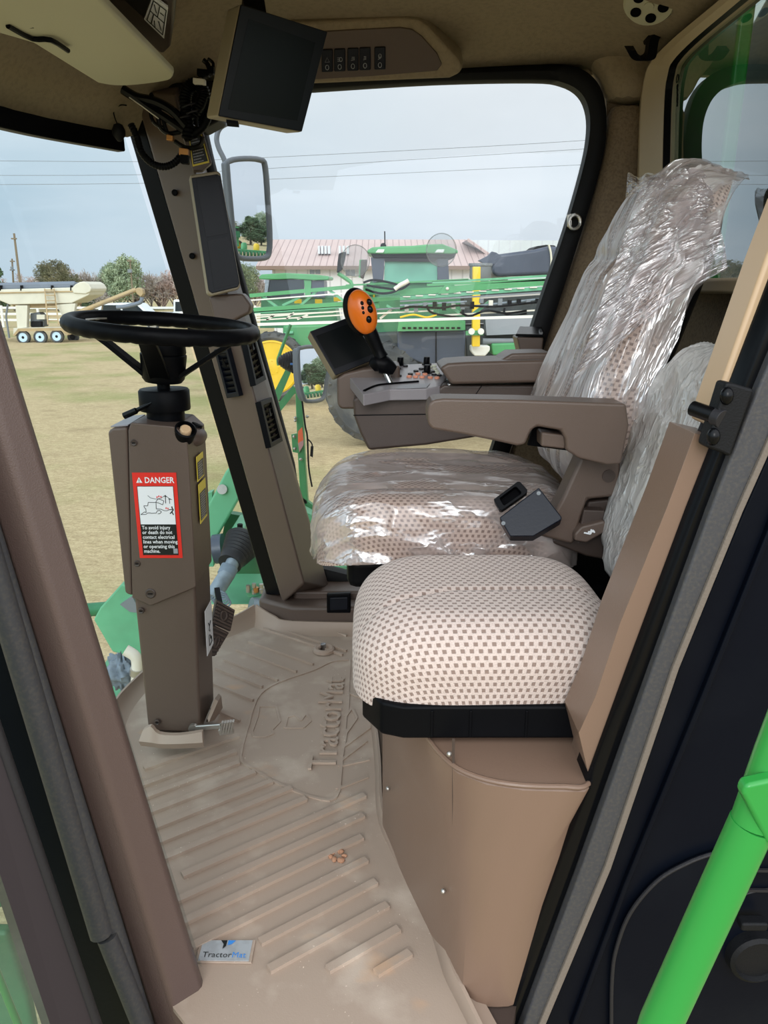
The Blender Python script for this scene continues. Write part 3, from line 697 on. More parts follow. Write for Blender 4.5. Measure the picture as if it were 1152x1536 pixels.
# --- near left pillar (door side A pillar) and its seals
def L2(x0, y0, x1, y1, Y): return line(x0, y0, x1, y1, Y, (700, 260))
r = L2(54,655, 317,1513, .985); rr_ = L2(54,655, 317,1513, 1.06)
rd = L2(90,990, 292,1513, .94) if False else L2(25,720, 189,1270, .945)
l = L2(0,801, 183,1385, .955); ll = L2(0,801, 183,1385, 1.04)
struct(ruled('trim_13', [r, rd, l, ll, rr_], 'brown_pillar', bevel=.012, seg=3) if False else ruled('trim_13', [r, rd, l, ll, rr_], 'brown_pillar', bevel=.012), 'brown front door pillar crossing the left foreground')
o = MB().tube(L2(-14,801, 169,1385, .945), .014, 14).build('trim_14', 'seal', sm=60); struct(o)
l1 = line(-38,760, 152,1400, .93, (600,0)); o = MB().tube([l1[0], l1[1]], .017, 14).build('trim_15', 'seal', sm=60); struct(o)
l1 = line(160,1404, 222,1560, .93, (0,120)); o = MB().tube([l1[0], l1[1]], .015, 14).build('trim_16', 'seal', sm=60); struct(o)
a_, b_ = L2(-2,920, 168,1450, .965), L2(-2,920, 168,1450, 1.03); c_, d_ = L2(-40,1020, 110,1450, .95), L2(-40,1020, 110,1450, 1.05)
struct(ruled('trim_17', [L2(10,860,200,1440,.97), L2(-60,980,88,1420,.96), L2(-60,980,88,1420,1.03), L2(10,860,200,1440,1.06)], 'door_black'))
# open door swung forward on the left: frame + tinted pane
t = thing('open_cab_door', 'tinted glass edge of the open cab door in the lower left corner', 'door', tuple(AY(40,1400,.80)))
e1 = line(0,1105, 146,1536, .80, (500,300)); 
MB().tube([e1[0], e1[1]], .006, 10).build('edge_rod', 'seal_dark', t)
f0 = line(-8,1090, 140,1536, .80, (500,300)); f1 = line(-44,1180, 75,1536, .78, (500,300))
MB().ring([[f0[0], f1[0], f1[0]+V((-.02,.012,0)), f0[0]+V((0,.012,0))], [f0[1], f1[1], f1[1]+V((-.02,.012,0)), f0[1]+V((0,.012,0))]]).build('frame', 'door_frame_dark', t)
g_ = [f1[0], f1[1], f1[1]+V((-.5,-.10,-.1)), f1[0]+V((-.6,-.10,.1))]
MB().poly(g_).build('pane', 'glass_door', t, sm=0)
o = MB().tube(LY([(-12,1440),(2,1475),(16,1510),(36,1560),(60,1640)], 1.0), .006, 12, smooth=5).build('entry_handrail', 'green_rail'); tag(o, 'thin curved bright green rail seen through the door glass at lower left', 'handrail')
# --- rear door jamb on the right
def J(pts, Y): return [AY(x, y, Y) for x, y in pts]
def rstrip(name, left, right, Yf, Yb, m, bevel=.003, crown=0):
    rg = []
    for (xl, yl), (xr, yr) in zip(left, right):
        a, b = AY(xl, yl, Yf), AY(xr, yr, Yf)
        if crown: rg.append([a+V((0,crown,0)), a.lerp(b,.3), a.lerp(b,.7), b+V((0,crown,0)), b+V((0,Yb-Yf,0)), a+V((0,Yb-Yf,0))])
        else: rg.append([a, b, b+V((0,Yb-Yf,0)), a+V((0,Yb-Yf,0))])
    o = MB().ring(rg).build(name, m, bevel=bevel, sm=50); return struct(o)
rstrip('trim_18', [(1190,282),(1150,385),(1071,608),(1062,640)], [(1220,300),(1172,400),(1100,610),(1088,645)], .985, 1.05, 'tan_trim', bevel=.006)
rstrip('trim_19', [(1042,650),(1001,760),(930,935),(893,1045),(868,1100),(882,1158),(840,1300),(795,1420),(735,1540),(700,1640)], [(1085,660),(1039,765),(998,880),(949,1003),(915,1100),(892,1165),(845,1292),(800,1410),(765,1500),(720,1640)], .97, 1.06, 'brown_paint', bevel=.006)
rstrip('trim_20', [(1215,300),(1150,470),(1100,600),(1035,765),(947,1000),(839,1295),(750,1536),(705,1650)], [(1250,300),(1190,470),(1130,610),(1070,765),(982,1000),(873,1300),(784,1540),(740,1650)], .955, 1.02, 'black_gloss', bevel=.0, crown=.012)
rstrip('trim_21', [(1248,300),(1185,470),(1126,610),(1066,765),(980,1000),(873,1300),(784,1540),(740,1650)], [(1290,300),(1225,480),(1170,620),(1106,765),(1010,1000),(908,1300),(809,1536),(770,1650)], .94, 1.0, 'seal', bevel=.004)
rstrip('trim_22', [(1290,300),(1225,480),(1170,620),(1106,765),(1010,1000),(908,1300),(809,1536),(770,1650)], [(1300,300),(1234,484),(1179,625),(1115,768),(1019,1004),(917,1304),(818,1540),(779,1650)], .935, 1.0, 'seal_edge', bevel=.002)
# black rear panel of the body
P = [(1300,300),(1236,480),(1180,620),(1116,765),(1018,1000),(915,1300),(817,1536),(760,1700),(1500,1700),(1500,300)]
o = MB().prism(LY(P, .96), (0,.05,0)).build('wall_left', 'door_black', bevel=.004); struct(o, 'black body panel behind the green handrail')
rstrip('trim_23', [(1240,560),(1150,800),(1054,1040),(935,1330),(855,1545)], [(1250,560),(1160,800),(1064,1040),(944,1330),(864,1545)], .950, .97, 'door_black', bevel=.003)
# round cover with cap on the black panel
c = AY(1160,1500,.955)
t = thing('round_panel_cover', 'large round black cover with raised rim on the body panel at lower right', 'panel cover', tuple(c))
arc = [AY(x, y, .950) for x, y in ((917,1536),(918,1470),(924,1425),(945,1370),(985,1322),(1030,1295),(1075,1279),(1152,1262),(1230,1260))]
arc = [AY(x, y, .950) for x, y in ((930,1700),(917,1600),)]+arc
MB().tube(arc, .003, 8, smooth=6).build('rim', 'seal_dark', t)
MB().prism(catmull(arc, 4)+[AY(1500,1262,.955), AY(1500,1700,.955)], (0,.006,0)).build('disc', 'door_black', t)
for yy in (1305, 1335): MB().bar(AY(1120,yy,.947), AY(1300,yy+3,.947), .004, .004).build('rib', 'seal_dark', t)
MB().lathe(AY(1128,1425,.955), (0,-1,0), [(.044,0),(.042,.02),(.036,.024),(.033,.017),(0,.017)], 28).build('cap', 'black_soft', t)
MB().box(AY(1128,1384,.93), (.04,.02,.014)).build('cap_grip', 'black_soft', t, bevel=.004)
MB().tube(LY([(1070,1376),(1120,1340),(1200,1330)], .948), .002, 6, smooth=6).build('ridge', 'seal_dark', t)
# green handrail lower right
ax = [AY(975,1600,.56), AY(990,1536,.56), AY(1128,1235,.56)]; bx = [AY(1128,1235,.56), AY(1150,1180,.56), AY(1175,1080,.565), AY(1230,960,.57)]
t = thing('green_handrail', 'thick bright green tubular handrail at the lower right foreground', 'handrail', tuple(ax[0]))
MB().tube([AY(940,1690,.56), ax[1], ax[2]], .0185, 24).build('rail', 'green_rail', t)
MB().tube([AY(1128,1235,.56), AY(1165,1130,.565), AY(1230,960,.57)], .0175, 24).build('rail', 'green_rail', t)
MB().prism(LY([(1113,1192),(1120,1178),(1180,1165),(1200,1280),(1152,1268)], .540), (0,.014,0)).build('gusset', 'green_rail', t, bevel=.004)
# latch striker on the jamb
t = thing('door_latch_striker', 'black door latch bracket with round striker pin on the tan jamb', 'latch', AY(1096,640,.93))
MB().prism(LY([(1089,573),(1101,575),(1132,584),(1096,686),(1084,680),(1059,671)], .93), (0,.03,0)).build('bracket', 'black_soft', t, bevel=.004)
a, b = AY(1038,612,.965), AY(1078,626,.935)
MB().cyl(a, b, .0095, 20).build('striker_pin', 'black_gloss', t, bevel=.001)
MB().cyl(AY(1072,624,.94), AY(1084,629,.93), .0115, 20).build('collar', 'seal_dark', t, bevel=.001)
for px, py in ((1090,594),(1070,655)): MB().ell(AY(px, py, .93), (.008,0,0), (0,.008,0), (0,0,.011), 14, 8).build('bolt', 'black_gloss', t)
# ================================================================== THINGS INSIDE THE CAB
# ---- floor mat
zf = .006
edge = [AZ(250,1560,zf), AZ(225,1420,zf), AZ(150,1210,zf)]
mat_out = [V((-.33,.945,zf)), V((-.42,1.15,zf)), V((-.60,1.40,zf)), V((-.665,1.62,zf)), V((-.69,1.86,zf)), V((-.62,2.15,zf)), V((-.45,2.37,zf)), V((-.30,2.33,zf)), V((.02,2.315,zf)), V((.05,1.9,zf)),
           AZ(560,1085,zf), AZ(566,1150,zf), AZ(570,1225,zf), AZ(592,1280,zf), AZ(628,1345,zf), AZ(655,1410,zf), AZ(672,1465,zf), AZ(690,1500,zf), AZ(730,1530,zf), V((.17,.875,zf)), V((-.262,.875,zf))]
t = thing('floor_mat', 'tan moulded rubber floor mat with ribs and raised lettering', 'floor mat', (-.1,1.5,0))
mb = MB(); mb.prism([p+V((0,0,-.008)) for p in mat_out], (0,0,.008))
# ribs on the near half and mirrored on the far half
d = (AZ(543,1258,zf)-AZ(283,1382,zf)).normalized()
def rib(a, b, w=.015, h=.006): mb.bar(a+V((0,0,.001)), b+V((0,0,.001)), w, h*2)
def toline(p, dd, L): return p+dd*L
near_ends = [(547,1195),(545,1225),(543,1258),(550,1292),(564,1325),(581,1360),(598,1396),(615,1432)]
near_len = [.42,.44,.44,.36,.243,.24,.145,.07]
for (x, y), L in zip(near_ends, near_len): e = AZ(x, y, zf); rib(e, e-d*L*1.0)
for (x, y) in ((459,1200),(437,1184),(408,1174),(382,1160),(358,1146),(354,1129),(358,1105)):
    e = AZ(x, y, zf); L = .36 if y > 1135 else .24
    # stop at the pillar side
    rib(e, e-d*L)
dm = V((d.x, -d.y, 0))
for (x, y), L in (((520,978),.30),((514,984),.33),((470,998),.27),((445,1009),.25),((417,1022),.22),((394,1032),.19),((380,1052),.17),((360,1083),.11),((520,955),.28),((520,938),.25)):
    e = AZ(x, y, zf); rib(e, e-dm*L, .007)
# centre badge outline
ol = [AZ(x, y, zf) for x, y in ((525,990),(498,993),(470,1006),(418,1024),(390,1042),(378,1068),(374,1084),(361,1135),(376,1152),(419,1177),(470,1197),(504,1197),(512,1150),(522,1040))]
cl = catmull(ol, 3, False)+[ol[0]]
for a, b in zip(cl, cl[1:]): mb.bar(a, b, .006, .006)
for (x0,y0),(x1,y1) in (((506,1184),(552,1166)),((508,1175),(511,1158)),((509,1150),(554,1140)),((511,1142),(550,1112)),((513,1123),(555,1092)),((515,1123),(520,1095)),((516,1105),(535,1078)),((518,1076),(528,1062)),((528,1062),(535,1078)),((521,1070),(523,1040)),((523,1040),(555,1052)),((506,1184),(509,1160)),((510,1150),(513,1123))):
    mb.bar(AZ(x0,y0,zf), AZ(x1,y1,zf), .007, .006)
# arrow shapes
for pts in (((388,1060),(414,1060),(420,1083),(408,1095),(410,1101),(400,1105),(380,1105),(378,1098),(386,1075)), ((431,1076),(443,1073),(452,1081),(459,1070),(466,1082),(455,1092),(427,1092))):
    q = [AZ(x, y, zf) for x, y in pts]
    for a, b in zip(q, q[1:]+q[:1]): mb.bar(a, b, .006, .0045)
ta = AZ(503,1156,zf+.001); tb = AZ(517,1016,zf+.001); ud = (tb-ta); Lt = ud.length; ud.normalize(); vd = V((-ud.y, ud.x, 0))
mb.build('mat_sheet', 'mat_rubber', t, sm=35)
MB().text('TractorMat', ta, ud, vd, Lt/4.75, depth=.006).build('raised_lettering', 'mat_rubber', t, sm=0)
def lip(pts, hts, lean, name='lip', par=None):
    P = catmull(pts, 5); n_ = len(P); rg = []
    for i, p in enumerate(P):
        tt = (P[min(i+1,n_-1)]-P[max(i-1,0)]).normalized(); s_ = V((-tt.y, tt.x, 0)); q = i/(n_-1)*(len(hts)-1); k = min(int(q), len(hts)-2); h = lerp(hts[k], hts[k+1], q-k)
        p = V((p.x, p.y, .0))
        rg.append([p-s_*.035+V((0,0,.004)), p-s_*.012+V((0,0,.012)), p+V((0,0,h*.6)), p+s_*lean+V((0,0,h)), p+s_*(lean+.006)+V((0,0,h)), p+s_*.008+V((0,0,.006)), p+s_*.002+V((0,0,-.002))])
    MB().ring(rg).build(name, 'lip_rubber', par or t, sm=60)
lip([(-.44,1.18,0),(-.60,1.40,0),(-.665,1.62,0),(-.70,1.86,0),(-.63,2.15,0),(-.43,2.40,0)], [.03,.03,.08,.05,.035,.03,.065], .006)
lip([(-.435,2.40,0),(-.37,2.345,0),(-.30,2.32,0),(.03,2.305,0)], [.065,.05,.04,.04], .006)
rl = [AZ(560,1085,0), AZ(567,1150,0), AZ(571,1225,0), AZ(592,1280,0), AZ(628,1345,0), AZ(655,1410,0), AZ(672,1465,0), AZ(694,1510,0), AZ(740,1600,0)]
lip(list(reversed(rl)), [.02,.03,.035,.035,.03,.03,.03,.03,.03], -.006)
# grommet with bolt head
c = AZ(486,976,.008)
MB().lathe(c, (0,0,1), [(.034,0),(.032,.008),(.026,.012),(.018,.010),(.015,.003)], 28, cap=False).build('grommet', 'lip_rubber', t)
# clay clod
mb = MB(); rr = random.Random(3)
for i in range(9): mb.ell(AZ(rr.uniform(488,522), rr.uniform(1276,1292), zf+.003), (.006*rr.uniform(.5,1.4),0,0), (0,.006*rr.uniform(.5,1.4),0), (0,0,.004), 8, 5)
tag(mb.build('dry_clay', 'clay'), 'crumb of orange dry clay lying on the rubber floor mat', 'dirt')
o = MB().cyl(AZ(485,975,.005), AZ(485,975,.005)+V((0,0,.022)), .0085, 20).build('floor_bolt', 'steel', bevel=.001); tag(o, 'shiny steel bolt head poking through the mat grommet', 'bolt')
# badge plate
q = [AZ(305,1411,zf+.004), AZ(379,1411,zf+.004), AZ(373,1442,zf+.004), AZ(297,1441,zf+.004)]
cq = sum(q, V())/4
MB().prism([cq+(p-cq)*1.12-V((0,0,.0035)) for p in q], (0,0,.0035)).build('badge_frame', 'mat_rubber', t, bevel=.001)
bd = MB().prism(q, (0,0,.001)).build('maker_badge', 'badge', t)
uu = (q[2]-q[3]).normalized(); vv = V((-uu.y, uu.x, 0)); ob = q[3]+uu*.005+vv*.006+V((0,0,.0016)); Lb = (q[2]-q[3]).length*.56
MB().text('Tractor', ob, uu, vv, Lb/3.05, depth=.0002).build('lettering', 'label_black', bd, sm=0)
MB().text('Mat', ob+uu*(Lb*1.04), uu, vv, Lb/3.05, depth=.0002).build('lettering', 'logo_blue', bd, sm=0)
c = cq+vv*.012+V((0,0,.0018)); 
MB().poly([c+uu*-.012+vv*.008, c+uu*-.001+vv*.008, c+uu*-.001+vv*-.004, c+uu*-.006+vv*-.010, c+uu*-.006+vv*0]).build('logo_half', 'label_black', bd, sm=0)
MB().poly([c+uu*.001+vv*.008, c+uu*.014+vv*.008, c+uu*.008+vv*0, c+uu*.001+vv*-.002]).build('logo_half', 'logo_blue', bd, sm=0)
# ---- steering column
YC = 1.64
t = thing('steering_column', 'tall brown plastic steering pedestal with red danger decal', 'steering column', AY(250,1090,1.70))
D = V((0, .17, 0))
# rear-side face x seen at right
mb = MB().prism(LY([(192,646),(196,634),(262,640),(280,656),(283,690),(294,879),(292,882),(226,909),(198,897)], YC), D); mb.build('upper_cover', 'brown', t, bevel=.009, seg=3)
mb = MB().prism(LY([(161,648),(168,642),(191,641),(198,895),(187,890)], YC+.002), V((0,.16,0))); mb.build('side_cover', 'brown', t, bevel=.006)
MB().prism([p+V((0,0,.001)) for p in [AY(166,642,YC+.01), AY(192,640,YC+.01), AY(218,624,YC+.13), AY(196,626,YC+.13)]], (0,0,.003)).build('top_plate', 'panel_grey', t, bevel=.001)
mb = MB().prism(LY([(200,880),(292,868),(294,905),(301,1100),(222,1097),(202,905)], YC+.008), V((0,.155,0))); mb.build('lower_cover', 'brown', t, bevel=.008, seg=3)
MB().box2(V((AY(222,1090,1.66).x+.01, 1.67, 0)), V((AY(222,1090,1.66).x+.10, 1.79, .12))).build('base', 'brown_dark', t)
for px, py, r in ((201,664,5),(206,845,5),(212,916,4.5),(236,1083,4.5),(226,890,8)):
    c = AY(px, py, YC); rr_ = r/1160*1.7
    s_ = MB().lathe(c+V((0,.004,0)), (0,-1,0), [(rr_,0),(rr_,.006),(rr_*.8,.0075),(rr_*.55,.0065),(0,.0065)], 18).build('screw', 'brown_dark', t)
    MB().bar(c+V((-rr_*.45,-.0035,0)), c+V((rr_*.45,-.0035,0)), .0016, .0016).build('screw_slot', 'black', s_)
# danger decal
Yd = YC-.0015
q = LY([(197.5,709),(263,707),(274.5,833),(210,837)], Yd)
dw = (q[1]-q[0]).length; o3 = V((q[3].x, Yd, q[3].z)); u = V((1,0,0)); v = V((0,0,1)); dh = q[0].z-q[3].z
w_ = ((q[1].x-q[0].x)+(q[2].x-q[3].x))/2; x0 = (q[0].x+q[3].x)/2; o3 = V((x0, Yd, q[3].z))
def dq(a, b, off=0): return o3+u*(a*w_)+v*(b*dh)+V((0,-off,0))
dec = MB().prism([dq(0,0), dq(1,0), dq(1,1), dq(0,1)], (0,.001,0)).build('danger_decal', 'red', t, label='red, white and black danger decal about electrical lines')
MB().poly([dq(.09,.40,.0003), dq(.91,.40,.0003), dq(.91,.845,.0003), dq(.09,.845,.0003)]).build('picture_panel', 'white', dec, sm=0)
MB().poly([dq(.09,.035,.0003), dq(.91,.035,.0003), dq(.91,.40,.0003), dq(.09,.40,.0003)]).build('text_panel', 'label_black', dec, sm=0)
b1 = MB(); 
for a,b in (((.09,.40),(.91,.40)),((.09,.845),(.91,.845)),((.09,.035),(.09,.845)),((.91,.035),(.91,.845))): b1.bar(dq(*a,off=.0004), dq(*b,off=.0004), .0008, .0008)
b1.build('panel_border', 'label_black', dec)
MB().text('DANGER', dq(.27,.885,.0005), u, v, dh*.092, depth=.0003, bold=.02, sx=w_*.66/(dh*.092*text_width('DANGER'))).build('lettering', 'white', dec, sm=0)
MB().poly([dq(.08,.885,.0005), dq(.22,.885,.0005), dq(.15,.95,.0005)]).build('warning_triangle', 'white', dec, sm=0)
MB().text('!', dq(.135,.89,.0008), u, v, dh*.055, depth=.0003, bold=.02).build('warning_mark', 'label_black', dec, sm=0)
for i, s_ in enumerate(('To avoid injury', 'or death do not', 'contact electrical', 'lines when moving', 'or operating this', 'machine.')):
    MB().text(s_, dq(.115,.345-.056*i,.0006), u, v, dh*.060, depth=.0003, bold=.014, sx=w_*.79/(dh*.060*text_width('lines when moving'))).build('lettering', 'white', dec, sm=0)
L = MB()
def dl(pts, w=.0011, m=None):
    for a, b in zip(pts, pts[1:]): (m or L).bar(dq(*a,off=.0006), dq(*b,off=.0006), w, .0005, up=(0,1,0))
def im(x, y): return (x-94)/372*1.0*0+((x-94)/372), 1-(y-372)/705.
def ip(x, y):  # picture coordinates of the decal close-up, sheared upright
    yy = (y-372)/705; xx = (x-(94+yy*66))/370; return (xx, 1-yy)
dl([ip(*p) for p in ((170,712),(200,690),(215,695),(212,665),(200,655),(195,640),(228,640),(232,612),(298,612),(300,600),(318,582),(365,600),(355,632),(315,615),(298,612),(300,665),(340,668),(370,680),(395,680),(410,672),(430,672))])
dl([ip(*p) for p in ((170,712),(215,710),(225,700),(245,698),(262,702),(300,700),(310,680),(330,678),(345,690),(330,705),(315,706))])
dl([ip(*p) for p in ((228,556),(250,575),(300,585),(340,578),(375,555),(410,580),(434,590))], .0008)
dl([ip(*p) for p in ((376,552),(380,620))], .0014); dl([ip(*p) for p in ((362,560),(392,566))]); dl([ip(*p) for p in ((410,580),(414,622))]); dl([ip(*p) for p in ((402,584),(424,588))])
dl([ip(*p) for p in ((432,645),(436,662),(446,672),(432,690),(418,705))], .0024); dl([ip(*p) for p in ((434,690),(448,715))], .002); dl([ip(*p) for p in ((410,672),(446,668))], .0018)
L.build('line_drawing', 'label_black', dec)
L = MB()
for x, y in ((308,562),(322,556),(338,560),(384,652),(400,656)): dl([ip(x,y), ip(x+(x-322)*.2*(1 if x<350 else 0),y+14)], .0022)
L.build('spark_marks', 'red', dec)
L = MB().poly([dq(.80,.055,.0006), dq(.90,.055,.0006), dq(.90,.115,.0006), dq(.80,.115,.0006)]).build('blank_square', 'print_grey', dec, sm=0)
# caution labels on the side face (plane facing the rear)
P0 = (AY(283,700,YC)+AY(294,860,YC))/2+V((.0025,0,0)); ax_ = (AY(283,690,YC)-AY(294,879,YC)).normalized(); n0 = V((0,1,0)).cross(ax_); n0 = n0 if n0.x > 0 else -n0
n0.normalize()
def side_label(ya, yb, zt, zb, nm, lines, m1='label_yellow', m2='label_black', head=.2):
    base = V(P0)
    def pt(yy, py):  # height from the pixel row at the front edge
        z = AY(290, py, YC+.02).z; k = (z-base.z)/ax_.z; return V((base.x+ax_.x*k, yy, z))+n0*.001
    Qd = [pt(ya, zt), pt(yb, zt), pt(yb, zb), pt(ya, zb)]
    c = sum(Qd, V())/4; b_ = MB().prism(Qd, n0*.001).build(nm, m1, t)
    I = [c+(p-c)*.86+n0*.0013 for p in Qd]; I[0] = I[0].lerp(I[3], head); I[1] = I[1].lerp(I[2], head)
    if m2: MB().prism(I, n0*.0003).build('text_panel', m2, b_)
    q = MB(); rr = random.Random(lines)
    for i in range(lines):
        v0 = (i+.5)/(lines+.3); v1 = v0+.42/lines; a0 = .08; a1 = rr.uniform(.7,.94)
        f = lambda uu_, vv_: I[0].lerp(I[1], uu_).lerp(I[3].lerp(I[2], uu_), vv_)+n0*.0006
        q.poly([f(a0,v0), f(a1,v0), f(a1,v1), f(a0,v1)])
    q.build('text_lines', 'print_grey', b_, sm=0)
    return b_, I
side_label(YC+.05, YC+.115, 690, 728, 'caution_label', 7)
side_label(YC+.055, YC+.125, 733, 793, 'caution_label', 11)
b_, I = side_label(YC+.05, YC+.12, 925, 993, 'pedal_diagram_label', 0, 'white', None)
f = lambda uu_, vv_: I[0].lerp(I[1], uu_).lerp(I[3].lerp(I[2], uu_), vv_)+n0*.001
q = MB()
for pts in (((.3,.15),(.45,.3),(.7,.2)),((.45,.3),(.35,.42)),((.3,.55),(.3,.9),(.75,.9),(.7,.7),(.55,.75),(.5,.6),(.3,.55))):
    for a, b in zip(pts, pts[1:]): q.bar(f(*a), f(*b), .0016, .001)
q.poly([f(.4,.44), f(.6,.44), f(.5,.52)]); q.build('line_drawing', 'label_black', b_)
# collar & adjuster below the wheel
cx = AY(247,600,1.725); zc_ = lambda py: AY(247, py, 1.70).z
top_c = V((cx.x, 1.725, 0))
MB().lathe(top_c+V((0,0,zc_(640)-.02)), (0,0,1), [(.0415,0),(.0415,zc_(612)-zc_(640)+.02)], 32).build('column_tube', 'black', t, bevel=.001)
MB().lathe(top_c+V((0,0,zc_(617))), (0,0,1), [(.0545,0),(.0555,.004),(.0555,zc_(588)-zc_(617)),(.052,zc_(585)-zc_(617)),(.014,zc_(585)-zc_(617)+.001),(.014,zc_(570)-zc_(617))], 40).build('adjuster_collar', 'black', t)
MB().tube(LY([(186,624),(204,616)], 1.67)+LY([(206,615),(228,604)], 1.675), [.0075,.0072,.005,.004], 12).build('tilt_lever', 'black_gloss', t)
n_ = V((.35,-.55,.75)).normalized(); c = AY(277,651,1.655)
k_ = MB().lathe(c-n_*.012, n_, [(.021,0),(.0235,.028),(.020,.030),(.018,.018),(0,.018)], 28).build('knob', 'black', t)
MB().lathe(c-n_*.0, n_, [(.0125,0),(.0125,.016),(.010,.019),(0,.019)], 20).build('button', 'beige_button', k_)
c = AY(294,642,1.75); n_ = V((.35,.1,.8)).normalized()
MB().lathe(c-n_*.025, n_, [(.017,0),(.017,.012),(.0125,.014),(.0125,.035),(0,.036)], 20).build('knob', 'black', t)
MB().ell(AY(290,655,1.74), (.03,0,0), (0,.05,0), (0,0,.022)).build('cowl', 'brown', t)
# metal foot pedal at the base
a = AY(290,1092,1.63); b = AY(332,1089,1.61)
p_ = MB().bar(a, b, .008, .013).build('tilt_pedal', 'steel_brush', t, bevel=.003)
MB().cyl(a+V((0,.004,0)), a+V((0,-.006,0)), .011, 18).build('pivot', 'steel_brush', p_)
mb = MB(); 
for i in range(5): mb.bar(AY(331+i*4,1099-i*.5,1.60), AY(334+i*4,1083-i*.5,1.60), .012, .0045)
mb.bar(AY(329,1098,1.604), AY(350,1095,1.604), .01, .012); mb.build('tread', 'steel_brush', p_)
# mat collar flap round the column foot
tm = bpy.data.objects['floor_mat']
mb = MB(); fl = [AY(214,1096,1.615), AY(226,1090,1.615), AY(238,1101,1.61), AY(268,1103,1.60), AY(303,1098,1.60)]
fb = [AY(208,1112,1.60), AY(226,1114,1.595), AY(240,1116,1.595), AY(268,1116,1.59), AY(304,1114,1.59)]
mb.ring([[a, b, b+V((0,.012,-.02)), a+V((0,.012,0))] for a, b in zip(catmull(fl,3), catmull(fb,3))]).build('collar_flap', 'lip_rubber', tm, solid=0)
fl = [AY(322,1052,1.70), AY(326,1040,1.78), AY(330,1050,1.83)]
mb = MB().ring([[AZ(309,1085,.004)+V((0,0,.005)), AY(311,1078,1.66), AY(313,1084,1.655)],[AZ(322,1080,.01), AY(322,1048,1.70), AY(327,1052,1.69)],[AZ(334,1062,.01), AY(328,1040,1.82), AY(332,1044,1.82)]]).build('collar_flap', 'lip_rubber', tm)
# ---- steering wheel
c = AY(245,491,1.725); nW = V((.085,-.028,1)).normalized()
aW = V((1,0,-.085)).normalized(); bW = nW.cross(aW)
t = thing('steering_wheel', 'black three spoke steering wheel with finger grips on its column', 'steering wheel', tuple(c))
R_ = .192
mb = MB(); n1 = 120; rings = []
for i in range(n1):
    a = 2*PI*i/n1; cc = c+(aW*math.cos(a)+bW*math.sin(a))*R_; rd_ = (aW*math.cos(a)+bW*math.sin(a))
    rv = []
    for j in range(14):
        th = 2*PI*j/14; rr_ = .0165*(1-.10*max(0, math.sin(a*30))*(1 if math.sin(th) < .2 else 0))
        rv.append(cc+rd_*math.cos(th)*rr_*1.0+nW*math.sin(th)*rr_*1.05)
    rings.append(rv)
rings.append(rings[0]); mb.ring(rings, cap=False).build('rim', 'black', t, sm=60)
hubz = c-nW*.085
hb = MB().lathe(c-nW*.118, nW, [(.040,0),(.046,.008),(.050,.055),(.050,.060),(.047,.062),(.049,.066),(.044,.100),(.040,.104),(0,.104)], 32).build('hub', 'black', t)
MB().cyl(c-nW*.16, c-nW*.11, .0125, 18).build('shaft', 'black_gloss', t)
for a in (183, 274, -4):
    rd_ = aW*math.cos(math.radians(a))+bW*math.sin(math.radians(a)); sd = nW.cross(rd_)
    P = [c+rd_*.030-nW*.110, c+rd_*.055-nW*.090, c+rd_*.12-nW*.042, c+rd_*.165-nW*.012, c+rd_*.188-nW*.002]; wd = [.022,.022,.019,.017,.015]
    MB().ring([[p+sd*w-nW*.006, p+sd*w+nW*.006, p-sd*w+nW*.006, p-sd*w-nW*.006] for p, w in zip(P, wd)]).build('spoke', 'black', t, bevel=.002)
MB().tube([c+(aW*math.cos(a)+bW*math.sin(a))*.178 for a in [math.radians(150+i*6) for i in range(5)]], .003, 6).build('trim_strip', 'steel_brush', t)
# ---- brake pedals
for i, quad in enumerate(([(325,899),(353,915),(346,947),(317,934)], [(318,936),(344,949),(323,984),(315,985)])):
    P0 = (-.42, 1.95, .15); n0 = V((.55,-.75,.35)).normalized()
    Qd = LP(quad, P0, n0); c = sum(Qd, V())/4
    t = thing('brake_pedal', ['upper ribbed brown brake pedal pad behind the steering pedestal', 'lower ribbed brown brake pedal pad half hidden by the steering pedestal'][i], 'pedal', tuple(c), 'brake pedals')
    MB().prism(Qd, -n0*.014).build('pad', 'brown_dark', t, bevel=.002)
    q = MB(); f = lambda a, b: Qd[0].lerp(Qd[1], a).lerp(Qd[3].lerp(Qd[2], a), b)+n0*.002
    for k in range(7):
        v = .08+.14*k
        if 2 <= k <= 4: q.bar(f(.06,v), f(.28,v), .0045, .005, up=n0); q.bar(f(.72,v), f(.94,v), .0045, .005, up=n0)
        else: q.bar(f(.06,v), f(.94,v), .0045, .005, up=n0)
    q.tube([f(.5+.14*math.cos(a), .5+.2*math.sin(a)) for a in [2*PI*k/16 for k in range(16)]], .0025, 6, closed=True)
    q.build('tread_ribs', 'brown', t)
    MB().bar(c-n0*.01, c-n0*.03+V((-.03,.12,.03)), .015, .015).build('arm', 'black', t)
# ---- main seat (operator)
t = thing('operator_seat', 'main driver seat in checked cloth still wrapped in clear plastic, with reclining back', 'seat', (.14,1.76,0))
def hm(x, y):
    h = .028*max(0, (abs(y)-.55)/.45)**1.5 + .02*max(0, -x-.5)*-1.2
    h -= .010*math.exp(-((abs(y)-.52)/.05)**2)
    return h
Cc = V((.135,1.765,.665)); cargs = dict(U=(1,.0,-.02), Vd=(0,1,0), W=(.02,0,1), hu=.285, hv=.262, er=.075, drop=.155, k=4.5)
cushion(MB(), Cc, n=72, h=hm, **cargs).build('seat_cushion', 'seat_cloth_main', t, sm=80)
cushion(MB(), Cc, n=130, h=hm, off=.008, wr=.009, ws=(7,12), seed=2, ragged=.12, **cargs).build('plastic_cover', 'wrap', t, sm=80)
MB().box((.15,1.765,.50), (.46,.44,.07)).build('seat_pan', 'black', t, bevel=.02)
